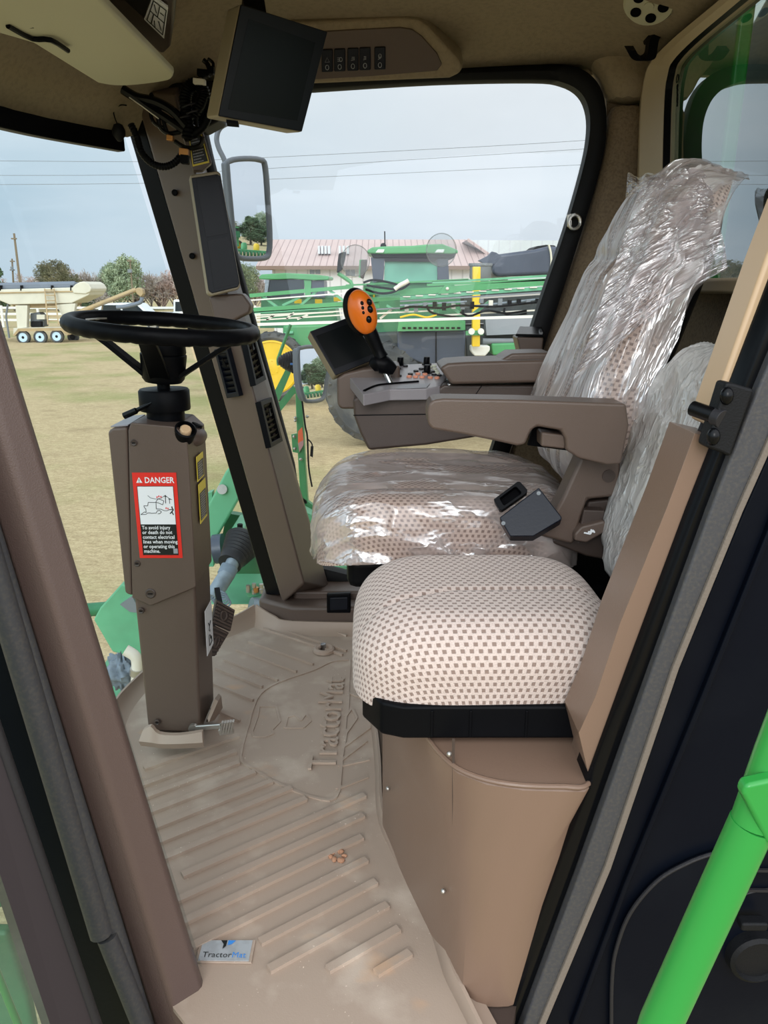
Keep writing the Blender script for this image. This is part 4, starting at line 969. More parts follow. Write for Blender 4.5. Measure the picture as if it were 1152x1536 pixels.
MB().box((.18,1.765,.24), (.36,.34,.44)).build('suspension', 'black_soft', t, bevel=.02)
for zz in (.30,.37,.44): MB().box((.17,1.765,zz), (.42,.40,.035)).build('bellows_fold', 'black_soft', t, bevel=.012)
Wb = V((-.939,0,.345)).normalized(); Vb = V((.345,0,.939)).normalized()
Cb = V((.47,1.76,1.03)); 
def hb_(x, y): return .025*max(0,(abs(x)-.5)/.5)**1.5 - .012*math.exp(-((y-.35)/.07)**2)
bargs = dict(U=(0,1,0), Vd=Vb, W=Wb, hu=.235, hv=.335, er=.075, drop=.115, k=3.6, taper=-.20)
cushion(MB(), Cb, n=76, h=hb_, **bargs).build('backrest', 'seat_cloth_main', t, sm=80)
cushion(MB(), Cb-Wb*.128, (0,1,0), Vb, -Wb, .222, .318, .05, .06, n=36, k=3.6, taper=-.20).build('back_shell', 'black_gloss', t, sm=80)
b2 = dict(bargs); b2['drop'] = .135
cushion(MB(), Cb, n=150, h=hb_, off=.010, wr=.015, ws=(14,2.6), seed=5, ragged=.25, **b2).build('plastic_cover', 'wrap_back', t, sm=80)
# loose bag flap at the top near side, hanging out to a corner
top_n = AY(1050,262,1.62); corner = AY(1088,402,1.50); low = AY(1000,458,1.48); lowl = AY(930,520,1.47); mid_l = AY(960,380,1.50); up_l = AY(1000,300,1.56)
def fl_(a, b):
    A0 = [AY(965,268,1.55), AY(1010,252,1.58), AY(1052,254,1.60), AY(1064,270,1.60)]
    B0 = [AY(860,570,1.47), AY(930,512,1.46), AY(1005,452,1.46), AY(1089,403,1.47)]
    def cc(L, t_): q = t_*3; k = min(int(q), 2); return L[k].lerp(L[k+1], q-k)
    P = cc(A0, a).lerp(cc(B0, a), b)
    w = noise.fractal(P*9+V((5,0,0)), 1, 2, 4); f_ = math.sin((a*2.2+b*.4)*9)*.006*b
    return P + V((0, -.012*math.sin(PI*b)+w*.010*min(1,b*3)+f_, 0))
MB().grid(fl_, 40, 60, uvf=lambda i,j:(i*.2,j*.35)).build('loose_plastic_flap', 'wrap_flap', t, sm=80)
def f2(a, b):
    A0 = [AY(938,258,1.86), AY(955,268,1.82), AY(985,262,1.74), AY(1030,256,1.66)]; B0 = [AY(934,300,1.86), AY(950,290,1.82), AY(975,282,1.74), AY(1015,280,1.66)]
    def cc(L, t_): q = t_*3; k = min(int(q), 2); return L[k].lerp(L[k+1], q-k)
    P = cc(A0, a).lerp(cc(B0, a), b); return P+V((0,-.02,0))+V((0,0,1))*noise.noise(P*40)*.008
MB().grid(f2, 24, 10, uvf=lambda i,j:(i*.1,j*.05)).build('loose_plastic_flap', 'wrap_flap', t, sm=80)
# near armrest
arm = [(641,618),(643,606),(650,600),(665,598),(780,600),(940,606),(944,640),(932,697),(910,698),(868,688),(850,676),(848,658),(842,646),(806,640),(797,646),(788,667),(776,669),(740,661),(690,651),(648,644),(642,636)]
a_ = MB().prism(LY(arm, 1.395), (0,.075,0)).build('armrest', 'brown', t, bevel=.010, seg=3, label='brown plastic armrest nearest the door')
mb = MB().prism(LY([(812,648),(850,653),(848,674),(812,670)], 1.41), (0,.05,0)); mb.build('height_latch', 'brown', t, bevel=.004)
MB().prism(LY([(800,640),(852,640),(852,676),(792,668)], 1.455), (0,.01,0)).build('latch_recess', 'void', t)
# support bracket with lever
br = [(872,685),(858,715),(846,742),(832,768),(800,802),(860,818),(873,775),(882,750),(930,745),(932,690)]
MB().prism(LY(br, 1.475), (0,.06,0)).build('armrest_bracket', 'brown', t, bevel=.008)
MB().prism(LY([(850,800),(866,810),(882,752),(935,746),(960,850),(880,835),(820,812)], 1.50), (0,.05,0)).build('side_shield', 'brown_dark', t, bevel=.006)
MB().lathe(AY(913,714,1.475), (0,-1,0), [(.013,0),(.013,.002),(0,.002)], 16).build('pivot_bolt', 'brown_dark', t)
MB().prism(LY([(876,765),(908,766),(903,788),(871,788)], 1.47), (0,.03,0)).build('lever_block', 'brown_dark', t, bevel=.003)
lv = MB().prism(LY([(862,801),(872,790),(908,781),(911,797),(880,815),(862,812)], 1.455), (0,.035,0)).build('recline_lever', 'brown', t, bevel=.005)
q = MB(); 
for a, b in (((876,799),(886,801)),((886,801),(887,794)),((882,798),(892,797)),((889,795),(892,799))): q.bar(AY(*a,1.4535), AY(*b,1.4535), .003, .001, up=(0,1,0))
q.build('lever_pictogram', 'white', lv)
# seat belt buckle
t = thing('seat_belt_buckle', 'black seat belt retractor housing lying on the wrapped driver seat', 'seat belt', tuple(AY(790,765,1.45)))
Pb = V(AY(795,768,1.43)); nb = V((-.15,-.85,.5)).normalized()
Qb = LP([(749,778),(808,733),(842,777),(842,781),(800,806),(765,806)], Pb, nb); MB().prism([p-nb*.035 for p in Qb], nb*.045).build('housing', 'belt', t, bevel=.018, seg=5)
Qs = LP([(741,750),(776,724),(780,724),(791,736),(790,741),(753,767),(749,766),(742,754)], Pb, nb); cs = sum(Qs, V())/8
Is = [cs+(p-cs)*.62 for p in Qs]
rg = [[Qs[i]-nb*.012, Qs[i]+nb*.008, Is[i]+nb*.008, Is[i]-nb*.012] for i in range(8)]; rg.append(rg[0])
MB().ring(rg, cap=False).build('belt_slot', 'black', t, bevel=.002)
MB().poly([p-nb*.010 for p in Is]).build('slot_opening', 'void', t, sm=0)
for px, py in ((755,785),(808,740)): MB().lathe(AP(px, py, Pb+nb*.0105, nb), nb, [(.004,0),(.004,.001),(.002,.0012),(0,.0)], 14).build('rivet', 'tank_grey', t)
# ---- right hand control console (armrest)
t = thing('control_console', 'brown right hand control armrest with colour buttons and padded elbow rest', 'control console', AY(660,600,2.1))
MB().prism(LY([(529,599),(537,594),(566,589),(598,586),(659,581),(666,577),(820,577),(820,655),(720,655),(640,668),(553,676),(540,650),(531,625)], 2.02), (0,.20,0)).build('body', 'brown_dark', t, bevel=.008, seg=3)
MB().bar(AY(530,623,2.0195), AY(660,621,2.0195), .001, .0025).build('seam', 'black', t)
MB().prism(LY([(505,567),(516,560),(545,553),(600,548),(600,614),(512,614),(506,608)], 2.10), (0,.14,0)).build('nose', 'brown', t, bevel=.008)
Pp = V((0,2.03,.845)); np_ = V((0,-.135,.99)).normalized()
pn = LP([(521,562),(535,555),(553,549),(661,544),(670,566),(660,579),(640,583),(585,584),(545,592)], Pp, np_)
MB().prism(pn, -np_*.03).build('panel', 'panel_grey', t, bevel=.003)
MB().prism([p+np_*.001 for p in LP([(598,579),(645,576),(640,582),(595,584)], Pp, np_)], np_*.001).build('cover_plate', 'print_grey', t, sm=0)
MB().tube([AP(x,y,Pp,np_)+np_*.001 for x,y in ((546,587),(565,579),(590,576),(628,573))], .0035, 8, smooth=5).build('cup_slot', 'void', t)
cr = lambda x, y: (440+x*.2257, 400+y*.2257)
for lst, m_ in ((((700,680),(745,663),(703,728),(815,697),(778,717),(850,682),(935,720),(970,726),(925,700)), 'btn_black'), (((770,733),(812,735),(855,737),(828,715),(875,718),(910,740),(955,742)), 'btn_orange'), (((935,663),(940,683),(950,697),(958,710),(905,672)), 'btn_light')):
    for x, y in lst:
        c = AP(*cr(x, y), Pp, np_); MB().lathe(c, np_, [(.0072,0),(.0072,.003),(.006,.0042),(0,.0042)], 16).build('button', m_, t)
for x, y in ((712,652),(886,650),(889,705)):
    c = AP(*cr(x, y), Pp, np_); MB().lathe(c, np_, [(.014,0),(.014,.003),(.0095,.004),(.009,.020),(.0075,.022),(0,.022)], 8).build('dial_knob', 'black', t)
MB().prism(LY([(659,552),(672,545),(700,543),(804,540),(820,540),(820,574),(677,577),(672,570)], 1.985), (0,.17,0)).build('elbow_pad', 'brown', t, bevel=.009, seg=3)
MB().prism(LY([(745,545),(758,536),(768,530),(800,529),(830,529),(830,560),(745,560)], 2.02), (0,.13,0)).build('elbow_pad_hump', 'brown', t, bevel=.008, seg=3)
MB().ell(AY(674,577,1.99), (.005,0,0), (0,.005,0), (0,0,.004)).build('hinge_pin', 'steel', t)
MB().bar(AY(707,601,2.0195), AY(723,578,2.0195), .001, .002).build('seam', 'black', t)
# joystick
t = thing('joystick', 'multi function drive lever with orange faced black grip on a chrome stem', 'joystick', AY(585,580,2.04))
Yj = 2.04
MB().tube([AY(588,581,Yj), AY(577,556,Yj+.01)], .0075, 16).build('stem', 'steel', t)
MB().tube(LY([(558,552),(566,546),(578,548),(592,556)], Yj), [.012,.024,.024,.012], 20, smooth=5).build('boot', 'black', t)
MB().tube(LY([(548,470),(552,490),(558,505),(566,522),(572,536)], Yj), [.022,.024,.019,.019,.017,.016,.020], 20, smooth=5).build('grip', 'black', t)
uj = V((.30,0,-.95)).normalized(); sj = V((.95,-.1,.30)).normalized(); wj = uj.cross(sj).normalized()
hc = AY(541,468,Yj)
MB().ell(hc+V((-.004,.008,0)), sj*.040, wj*.028, uj*.062, 28, 18).build('head', 'black', t)
fc = MB().ell(hc+V((.005,-.012,0)), sj*.036, wj*.026, uj*.057, 28, 18).build('face', 'orange', t)
for px, py, r_ in ((543,455,3.4),(544,462,3.4),(545,469,3.4),(554,453,5),(555,464,5.5),(553,479,5.5)):
    c = AY(px, py, Yj-.037); MB().ell(c+V((0,.003,0)), sj*(r_/1160*2.0*.8), V((0,-.006,0)), uj*(r_/1160*2.0), 14, 8).build('button', 'black_gloss', t)
MB().box(AY(531,440,Yj), (.022,.012,.006)).build('top_button', 'label_yellow', t, bevel=.002)
# console display
P0 = AY(515,520,2.13); n0 = V((.22,-.86,.34)).normalized()
t = thing('armrest_display', 'tilted touch display with beige housing at the front of the control console', 'display', tuple(P0))
Qd = LP([(464,497),(527,474),(566,538),(503,564)], P0, n0); c = sum(Qd, V())/4
MB().prism(Qd, -n0*.05).build('housing', 'housing_tan', t, bevel=.005)
MB().prism([c+(p-c)*.985+n0*.002 for p in Qd], -n0*.005).build('bezel', 'bezel', t, bevel=.002)
MB().prism(LP([(474,504),(530,483),(560,531),(502,553)], P0+n0*.003, n0), -n0*.002).build('screen', 'screen', t, sm=0)
MB().bar(c-n0*.03, c-n0*.06+V((.03,.02,-.08)), .03, .03).build('arm', 'black', t)
# ---- storage box beside the window
t = thing('storage_box', 'small brown box with a black lid beside the side window behind the elbow rest', 'box', tuple(AY(795,510,2.38)))
MB().prism(LY([(775,505),(816,506),(812,545),(784,545)], 2.36), (0,.09,0)).build('body', 'brown', t, bevel=.006)
MB().prism([AY(773,505,2.355), AY(817,506,2.355), AY(813,494,2.46), AY(779,493,2.46)], (0,0,.008)).build('lid', 'black_gloss', t, bevel=.003)
MB().bar(AY(812,500,2.35), AY(809,493,2.46), .008, .006).build('lid_catch', 'steel', t)
# ---- buddy seat
t = thing('instructor_seat', 'small instructor jump seat with bare checked cloth cushion on a black pan nearest the door', 'seat', (.17,1.27,.45))
def hs(x, y):
    # piping crease: near bolster in front of the inner field
    line_y = -.18 - .45*max(0, -x-.25)
    h = -.010*math.exp(-((y-line_y)/.045)**2)*(1 if x > -.75 else .3)
    if y < line_y: h += .006
    ly2 = .86; h += -.007*math.exp(-((y-.78)/.05)**2)*(1 if x > -.35 else 0)
    h += -.018*max(0, -x-.55)
    return h
cushion(MB(), (.172,1.272,.592), (1,.02,0), (-.02,1,0), (0,-.06,1), .228, .212, .085, .145, n=110, k=4.2, h=hs).build('seat_cushion', 'seat_cloth', t, sm=80)
pan = [(-.035,1.125,0),(-.005,1.075,0),(.03,1.062,0),(.36,1.062,0),(.385,1.09,0),(.385,1.47,0),(-.035,1.47,0)]
MB().prism([V(p)+V((0,0,.410)) for p in pan], (0,0,.058)).build('seat_pan', 'black', t, bevel=.006)
for px in (648,706,790,862): MB().box((AY(px,1080,1.06).x,1.0615,.438), (.004,.004,.046)).build('pan_rib', 'black', t, bevel=.001)
Cb2 = V((.475,1.31,.775)); W2 = V((-.965,-.03,.26)).normalized(); V2 = V((.26,0,.965)).normalized()
a2 = dict(U=(.03,1,0), Vd=V2, W=W2, hu=.215, hv=.225, er=.06, drop=.11, k=4)
cushion(MB(), Cb2, n=50, **a2).build('backrest', 'seat_cloth', t, sm=80)
cushion(MB(), Cb2, n=130, off=.008, wr=.007, ws=14, seed=9, ragged=.2, **a2).build('plastic_cover', 'wrap_silver', t, sm=80)
# pedestal
def rr(z, pts): return [V((x, y, z)) for x, y in pts]
topo = [(-.003,1.40),(-.003,1.30),(.04,1.17),(.068,1.08),(.085,1.035),(.11,.995),(.15,.968),(.20,.955),(.26,.952),(.288,.952),(.32,.985),(.36,1.40)]
boto = [(-.003,1.40),(-.003,1.36),(.045,1.20),(.088,1.07),(.104,1.02),(.116,.985),(.124,.965),(.145,.953),(.180,.952),(.196,.953),(.30,.99),(.36,1.40)]
mb = MB(); mb.ring([rr(0,boto), [a.lerp(b,.12) for a,b in zip(rr(.14,boto), rr(.14,topo))], [a.lerp(b,.42) for a,b in zip(rr(.27,boto), rr(.27,topo))], rr(.395,topo), rr(.402,[(lerp(x,.2,.02), lerp(y,1.2,.03)) for x,y in topo])])
t = thing('seat_pedestal', 'brown sheet metal pedestal under the instructor seat with a rounded front shelf', 'seat base', (.17,1.2,0))
mb.build('body', 'brown_paint', t, bevel=.0, sm=35)
MB().tube([a+V((0,0,-.001)) for a in rr(.402,[(lerp(x,.2,.01), lerp(y,1.2,.015)) for x,y in topo[3:11]])], .004, 8, smooth=3).build('shelf_lip', 'brown_paint', t)
for px, py, Y_ in ((674,1131,1.08),(665,1337,1.06),(582,1183,1.32)):
    nn = V((-.92,-.38,0)).normalized(); P_ = AP(px, py, (.069,1.085,.2) if px > 600 else (.02,1.26,.2), nn)
    MB().ell(P_, (.0045,0,0), (0,.0045,0), (0,0,.0045), 10, 6).build('screw', 'steel_brush', t)
nn = V((-.92,-.38,0)).normalized(); a = AP(680,1108,(.071,1.085,.2),nn); b = AP(681,1368,(.084,1.075,.05),nn)
MB().bar(a, b, .002, .004).build('seam', 'brown_dark', t)
# near-black box added to keep the gap behind the seats dark
o = MB().box((.585,1.93,.24), (.32,.74,.46)).build('gap_filler_box', 'void', bevel=.02); tag(o, 'near-black box added on the floor to darken the gap between the two seats', 'box')
# ================================================================== OUTSIDE
GZ = -1.6
o = MB().poly([V((-300,-200,GZ)),V((300,-200,GZ)),V((300,300,GZ)),V((-300,300,GZ))]).build('ground', 'grass', sm=0); struct(o)
def PY(pts, Y, dep): return MB().prism(LY(pts, Y), (0, dep, 0))
def ppart(name, pts, Y, dep, m, par, **kw): return PY(pts, Y, dep).build(name, m, par, **kw)
def mid(pts, Y): q = LY(pts, Y); return sum(q, V())/len(q)
def pxm(Y): return (Y*math.cos(PIT)+.3)/F      # metres per picture pixel near depth Y
# ---------------- own machine, seen through the front panes
def wheel(par, c, R_, wd, rimr, mrim, lugs=0, ax=V((0,1,0)), hub=None, name='wheel'):
    c = V(c); ax = V(ax).normalized(); a0 = c-ax*wd/2
    mb = MB(); mb.lathe(a0, ax, [(rimr, wd*.12),(rimr*1.08,0.01),(R_*.86,0),(R_*.97,wd*.12),(R_,wd*.3),(R_,wd*.7),(R_*.97,wd*.88),(R_*.86,wd),(rimr,wd*.9)], 48, cap=False)
    if lugs:
        u = ax.orthogonal().normalized(); v = ax.cross(u)
        for i in range(lugs):
            t_ = 2*PI*i/lugs; d_ = u*math.cos(t_)+v*math.sin(t_); d2 = u*math.cos(t_+.16)+v*math.sin(t_+.16)
            for s_, q in ((0, 0), (1, .5)):
                e = a0+ax*(wd*(.03 if s_ == 0 else .97)); dm = u*math.cos(t_+.16+q*.1)+v*math.sin(t_+.16+q*.1)
                mb.bar(e+d_*R_*.93, a0+ax*wd*.5+dm*R_*1.0, R_*.055, R_*.06, up=d_)
    w_ = mb.build(name, 'tire', par, sm=30)
    MB().lathe(a0, ax, [(rimr*1.04,wd*.1),(rimr*.96,wd*.04),(rimr*.92,wd*.2),(rimr*.6,wd*.32),(rimr*.45,wd*.18),(rimr*.2,wd*.16),(0,wd*.15)], 36).build('rim', mrim, w_)
    hb = MB().lathe(a0+ax*wd*.10, ax, [(rimr*.34,.03*R_),(rimr*.32,0),(rimr*.12,-.02*R_),(0,-.02*R_)], 20)
    u = ax.orthogonal().normalized(); v = ax.cross(u)
    for i in range(8): hb.ell(a0+ax*wd*.1+(u*math.cos(i*PI/4)+v*math.sin(i*PI/4))*rimr*.24, u*rimr*.035, v*rimr*.035, ax*rimr*.04, 6, 4)
    hb.build('hub', hub or mrim, w_)
    return w_
# mirrors
def mirror(name, lab, quad, Yp, aim_px, rdir, grp=None, fr=.010):
    P0 = AY(*aim_px, Yp); d = ray(*aim_px).normalized(); n = (V(rdir).normalized()-d).normalized()
    Q = catmull(LP(quad, P0, n), 3, True); c = sum(Q, V())/len(Q)
    t = thing(name, lab, 'mirror', tuple(c), grp)
    MB().tube([p+n*.004 for p in Q], fr, 10, closed=True).build('frame', 'mirror_frame', t)
    MB().prism([p-n*.002 for p in Q], -n*.025).build('back_shell', 'mirror_frame', t, bevel=.004)
    MB().poly([c+(p-c)*.985+n*.002 for p in Q]).build('mirror_glass', 'mirror', t, sm=0)
    return t, n
t, n = mirror('side_mirror', 'tall grey framed wing mirror outside the side window below the monitor', [(342,242),(365,238),(390,240),(397,250),(401,300),(404,350),(403,378),(396,387),(370,388),(357,385),(351,372),(345,310),(340,255)], 3.1, (376,343), (.97,.24,.0))
MB().tube(LY([(362,176),(345,183),(330,192),(325,207),(328,222),(338,245),(342,280),(347,330),(352,370)], 3.14), .0095, 12, smooth=6).build('arm', 'mirror_frame', t)
t, n = mirror('side_mirror', 'lower grey framed wing mirror half hidden behind the console display', [(446,527),(451,522),(465,520),(500,520),(506,527),(492,560),(487,590),(480,600),(461,602),(454,596),(448,570)], 3.1, (465,566), (.97,.24,.0), fr=.008)
# green post with reflector and braces
t = thing('mirror_support_frame', 'green steel post with braces and orange reflector outside the side window', 'support frame', tuple(AY(455,760,3.25)))
Yp = 3.25
ppart('post', [(442,556),(450,556),(453,602),(458,700),(462,757),(451,757),(447,690),(444,620)], Yp, .05, 'green', t, bevel=.004)
ppart('brace', [(429,553),(437,556),(416,606),(411,612),(405,600)], Yp+.02, .02, 'green', t)
ppart('brace', [(440,578),(446,585),(417,622),(413,610)], Yp+.02, .02, 'green', t)
ppart('bracket', [(437,652),(447,650),(449,680),(439,678)], Yp-.01, .012, 'green', t)
ppart('reflector', [(447,647),(453,641),(455,660),(447,665)], Yp-.015, .008, 'reflector_orange', t); ppart('reflector', [(447,665),(455,660),(455,668),(449,678)], Yp-.015, .008, 'reflector_grey', t)
for px, py in ((443,627),(443,631),(461,625),(451,689),(441,655),(442,673),(443,579)): MB().ell(AY(px,py,Yp-.012), (.007,0,0), (0,.007,0), (0,0,.007), 8, 6).build('bolt', 'steel_brush', t)
MB().tube(LY([(436,487),(420,530),(417,540),(418,548)], Yp+.1), .007, 8, smooth=3).build('rod', 'green', t)
MB().tube(LY([(453,600),(458,640),(461,655),(463,700),(468,730)], Yp-.02), .004, 6, smooth=4).build('cable', 'black', t)
MB().tube(LY([(461,658),(468,666),(467,676),(466,684)], Yp-.02), .003, 6, smooth=4).build('cable', 'black', t)
ppart('connector', [(466,670),(470,670),(469,686),(465,684)], Yp-.02, .015, 'black', t)
t = thing('work_light', 'dark ribbed round work light housing with a blue mark beside the lower mirror', 'work light', tuple(AY(430,540,3.1)))
prof = []
a = AY(447,543,3.15); b = AY(417,541,3.12); L = (b-a).length
for i in range(9): prof += [(.046-.0008*i*i*.55, L*i/9.), (.046-.0008*i*i*.55, L*(i+.55)/9), (.038-.0008*i*i*.5, L*(i+.6)/9), (.038-.0008*i*i*.5, L*(i+.95)/9)]
MB().lathe(a, b-a, prof+[(0, L)], 24).build('housing', 'seal_dark', t, sm=20)
MB().box(AY(439,546,3.07), (.02,.006,.008)).build('mark', 'hub_blue', t, bevel=.002)
ppart('foot', [(436,548),(444,548),(444,560),(438,560)], 3.12, .04, 'black', t)
# lower green frame outside on the right of the pillar
t = thing('chassis_side_frame', 'green chassis frame plate with a grey rating label below the side window', 'chassis frame', tuple(AY(480,820,3.2)))
ppart('plate', [(444,750),(452,745),(475,762),(500,780),(560,800),(560,835),(466,835),(455,790)], 3.25, .03, 'green', t)
ppart('step', [(448,762),(500,790),(560,806),(560,812),(500,800),(452,775)], 3.15, .08, 'green_mach', t, bevel=.004)
lb_ = ppart('rating_label', [(469,817),(498,818),(504,838),(474,838)], 3.19, .004, 'print_grey', t)
q = MB()
for i in range(5): q.bar(AY(474,822+i*3,3.187), AY(496,822+i*3,3.187), .002, .003)
q.build('text_lines', 'label_black', lb_)
q = MB().ell(AY(480,813,3.19), (.013,0,0), (0,.003,0), (0,0,.010), 16, 8).build('emblem', 'label_black', t)
MB().tube([AY(477+i, 813+(-1.2 if i % 2 else 1.2), 3.186) for i in range(6)], .0011, 5).build('emblem_line', 'green_mach', q)
MB().box2(AY(466,850,3.0), AY(560,838,3.3)).build('floor_plate', 'green_mach', t)
for px, py in ((476,846),(484,847),(497,843),(508,847),(489,840)): MB().cyl(AY(px,py,3.05), AY(px,py,3.05)+V((0,0,.02)), .010, 8).build('bolt', 'steel_brush', t)
# front frame, gearbox and drive shaft
t = thing('front_axle_frame', 'green front frame arms and plates outside below the windshield', 'chassis frame', tuple(AY(340,880,3.2)))
Yf = 3.3
mb = MB(); q0 = [AY(338,708,Yf), AY(352,690,Yf), AY(362,690,Yf), AY(362,742,Yf), AY(322,812,Yf), AY(311,812,Yf), AY(311,760,Yf)]
mb.prism(q0, (0,.10,0)).build('diagonal_arm', 'green_mach', t, bevel=.01)
MB().cyl(AY(333,734,Yf-.02), AY(333,734,Yf+.02), .022, 16).build('pivot_bolt', 'steel_brush', t)
ppart('upright', [(311,740),(318,738),(320,850),(311,850)], Yf+.05, .05, 'green_mach', t)
ppart('upper_plate', [(340,770),(372,775),(385,812),(392,840),(400,862),(330,862),(330,820)], Yf+.15, .05, 'green_dark', t)
MB().box2(AY(310,905,3.0), AY(425,862,3.35)).build('floor_plate', 'green_mach', t, bevel=.005)
ppart('flange', [(366,884),(398,878),(404,893),(372,899)], 3.02, .05, 'green_mach', t, bevel=.01)
for i in range(7):
    a_ = 2*PI*i/7; c = AY(384+13*math.cos(a_), 886+5*math.sin(a_), 3.0); MB().cyl(c, c+V((0,0,.018)), .009, 8).build('bolt', 'steel_brush', t)
MB().cyl(AY(384,888,3.0), AY(384,881,3.0), .012, 8).build('plug', 'brass', t)
ppart('front_plate', [(140,930),(150,912),(182,876),(196,880),(212,905),(214,985),(190,985),(168,978)], 3.05, .05, 'green_mach', t, bevel=.008)
ppart('dark_side', [(196,880),(232,885),(300,880),(310,905),(310,985),(200,985),(212,905)], 3.10, .05, 'green_dark', t)
ppart('grey_cover', [(180,907),(198,895),(212,920),(195,918)], 3.03, .02, 'tank_grey', t)
MB().cyl(AY(118,916,3.15), AY(168,912,3.1), .030, 18).build('cross_tube', 'green_dark', t)
MB().box2(AY(120,1050,2.75), AY(220,985,3.1)).build('lower_tray', 'green_mach', t)
MB().cyl(AY(376,912,2.95), AY(425,918,3.0), .045, 18).build('cylinder', 'pipe', t)
t = thing('gearbox', 'green gearbox block behind the steering pedestal with round rubber bellows', 'gearbox', tuple(AY(355,820,3.1)))
MB().box2(AY(338,835,3.15), AY(378,800,3.42)).build('case', 'green_mach', t, bevel=.015)
MB().box2(AY(340,802,3.13), AY(380,795,3.44)).build('lid', 'green_mach', t, bevel=.01)
MB().cyl(AY(360,796,3.2), AY(360,786,3.2), .012, 10).build('breather', 'black', t)
MB().cyl(AY(336,822,3.2), AY(322,824,3.2), .065, 20).build('drum', 'hood_dark', t)
a = AY(366,812,3.12); b = AY(342,850,2.98); ax_ = (b-a).normalized(); L = (b-a).length
prof = []
for i in range(7): prof += [(.078-.004*i, L*.7*i/7), (.082-.004*i, L*.7*(i+.5)/7)]
MB().lathe(a, ax_, prof+[(.05, L*.72),(.05,L*.9),(0,L*.9)], 28).build('bellows', 'seal_dark', t)
t = thing('drive_shaft', 'grey blue steel drive shaft running down from the gearbox bellows', 'drive shaft', tuple(AY(335,875,2.95)))
MB().cyl(AY(352,838,3.0), AY(340,862,2.95), .028, 20).build('tube', 'pipe', t); MB().cyl(AY(345,850,2.97), AY(338,864,2.94), .036, 20).build('coupling', 'hose_grey', t, bevel=.004)
MB().cyl(AY(340,862,2.94), AY(318,897,2.86), .033, 20).build('tube', 'pipe', t)
for i in range(4): MB().tube([AY(328+i*2+12*math.cos(a), 894+3.5*i+7*math.sin(a), 2.85) for a in [2*PI*k/20 for k in range(20)]], .004, 6, closed=True).build('hose_loop', 'hose_grey', t)
t = thing('hydraulic_hose_bundle', 'crumpled grey hose and pale pipe outside by the pedestal foot', 'hose', tuple(AY(185,1005,2.7)))
mb = MB(); rr = random.Random(5)
mb.grid(lambda a, b: AY(185,1008,2.75)+V((math.cos(a*2*PI)*math.sin(b*PI)*.058, math.sin(a*2*PI)*math.sin(b*PI)*.05, math.cos(b*PI)*.065))*(1+.55*noise.fractal(V((math.cos(a*2*PI)*2.2, math.sin(a*2*PI)*2.2, b*5)),1,2,3)), 40, 28).build('hose', 'hose_grey', t, sm=60)
MB().tube(LY([(188,975),(203,985),(206,1002),(204,1030)], 2.7), .022, 14, smooth=5).build('pipe', 'clip_white', t); MB().cyl(AY(206,1003,2.7), AY(205,1012,2.7), .028, 16).build('pipe_clamp', 'steel_brush', t)
t = thing('green_fender', 'dull green fender and tank seen through the tinted door glass at lower left', 'fender', tuple(AY(0,1400,1.35)))
ppart('upper_tank', [(-90,1285),(18,1292),(26,1320),(8,1368),(-90,1372)], 1.35, .12, 'green_dark', t, bevel=.02)
ppart('lower_plate', [(-90,1396),(10,1400),(40,1495),(60,1600),(-90,1600)], 1.30, .03, 'green_dark', t, bevel=.01)
ppart('step_tread', [(48,1410),(70,1412),(92,1500),(60,1520)], 1.28, .03, 'cream_dark', t, bevel=.004)
# ---------------- grain: the seed tender
Y = 40
t = thing('seed_tender', 'cream seed tender trailer with rolled grey tarp, ladder and three white wheels', 'trailer', tuple(AY(60,512,Y)))
ppart('hopper', [(-60,436),(0,434),(113,431),(137,433),(133,443),(107,455),(14,457),(-8,448),(-60,446)], Y, 2.2, 'cream', t, bevel=.05)
ppart('rail', [(-40,439),(112,436),(112,438),(-40,441)], Y-.06, .1, 'cream_dark', t)
ppart('end_cap', [(107,433),(112,427),(119,423),(126,422),(133,426),(137,433),(135,438),(128,441),(110,440)], Y-.08, 2.3, 'cream', t, bevel=.05)
MB().tube([AY(-60,431,Y+.4), AY(113,427,Y+.4)], .17, 14).build('tarp_roll', 'tarp', t)
ppart('tarp', [(-60,426),(113,423.5),(110,432),(-60,436)], Y+.2, 1.8, 'tarp', t, bevel=.08)
for px in (0,31,77,106): ppart('strap', [(px-.8,428),(px+.8,428),(px+.8,436),(px-.8,436)], Y-.02, .2, 'black', t)
ppart('lower_hopper', [(14,456),(107,455),(98,462),(28,462)], Y+.3, 1.5, 'cream_dark', t)
ppart('leg', [(23,458),(41,458),(40,491),(26,492)], Y, .3, 'cream', t); ppart('leg', [(84,457),(113,455),(110,474),(118,495),(92,493),(97,480)], Y, .3, 'cream', t)
ppart('leg', [(23,458),(41,458),(40,491),(26,492)], Y+1.9, .3, 'cream_dark', t); ppart('leg', [(84,457),(113,455),(110,474),(118,495),(92,493),(97,480)], Y+1.9, .3, 'cream_dark', t)
ppart('frame_rail', [(20,492),(118,490),(122,497),(120,500),(98,500),(92,494),(28,495),(20,504)], Y-.15, .4, 'cream', t)
ppart('fender', [(19,503),(27,493),(94,492),(103,502),(100,503),(92,496),(29,497),(22,504)], Y-.5, .6, 'cream_dark', t)
for (xa, xb) in ((67,72),(81,88)): MB().bar(AY(xa,433,Y-.15), AY(xb,487,Y-.5), .06, .06).build('ladder_rail', 'cream_dark', t)
for k, yy in enumerate((435,443,451,460,467,474,481)): MB().bar(AY(67+5*(yy-433)/54,yy,Y-.3), AY(81+7*(yy-433)/54,yy,Y-.3), .05, .05).build('ladder_rung', 'cream_dark', t)
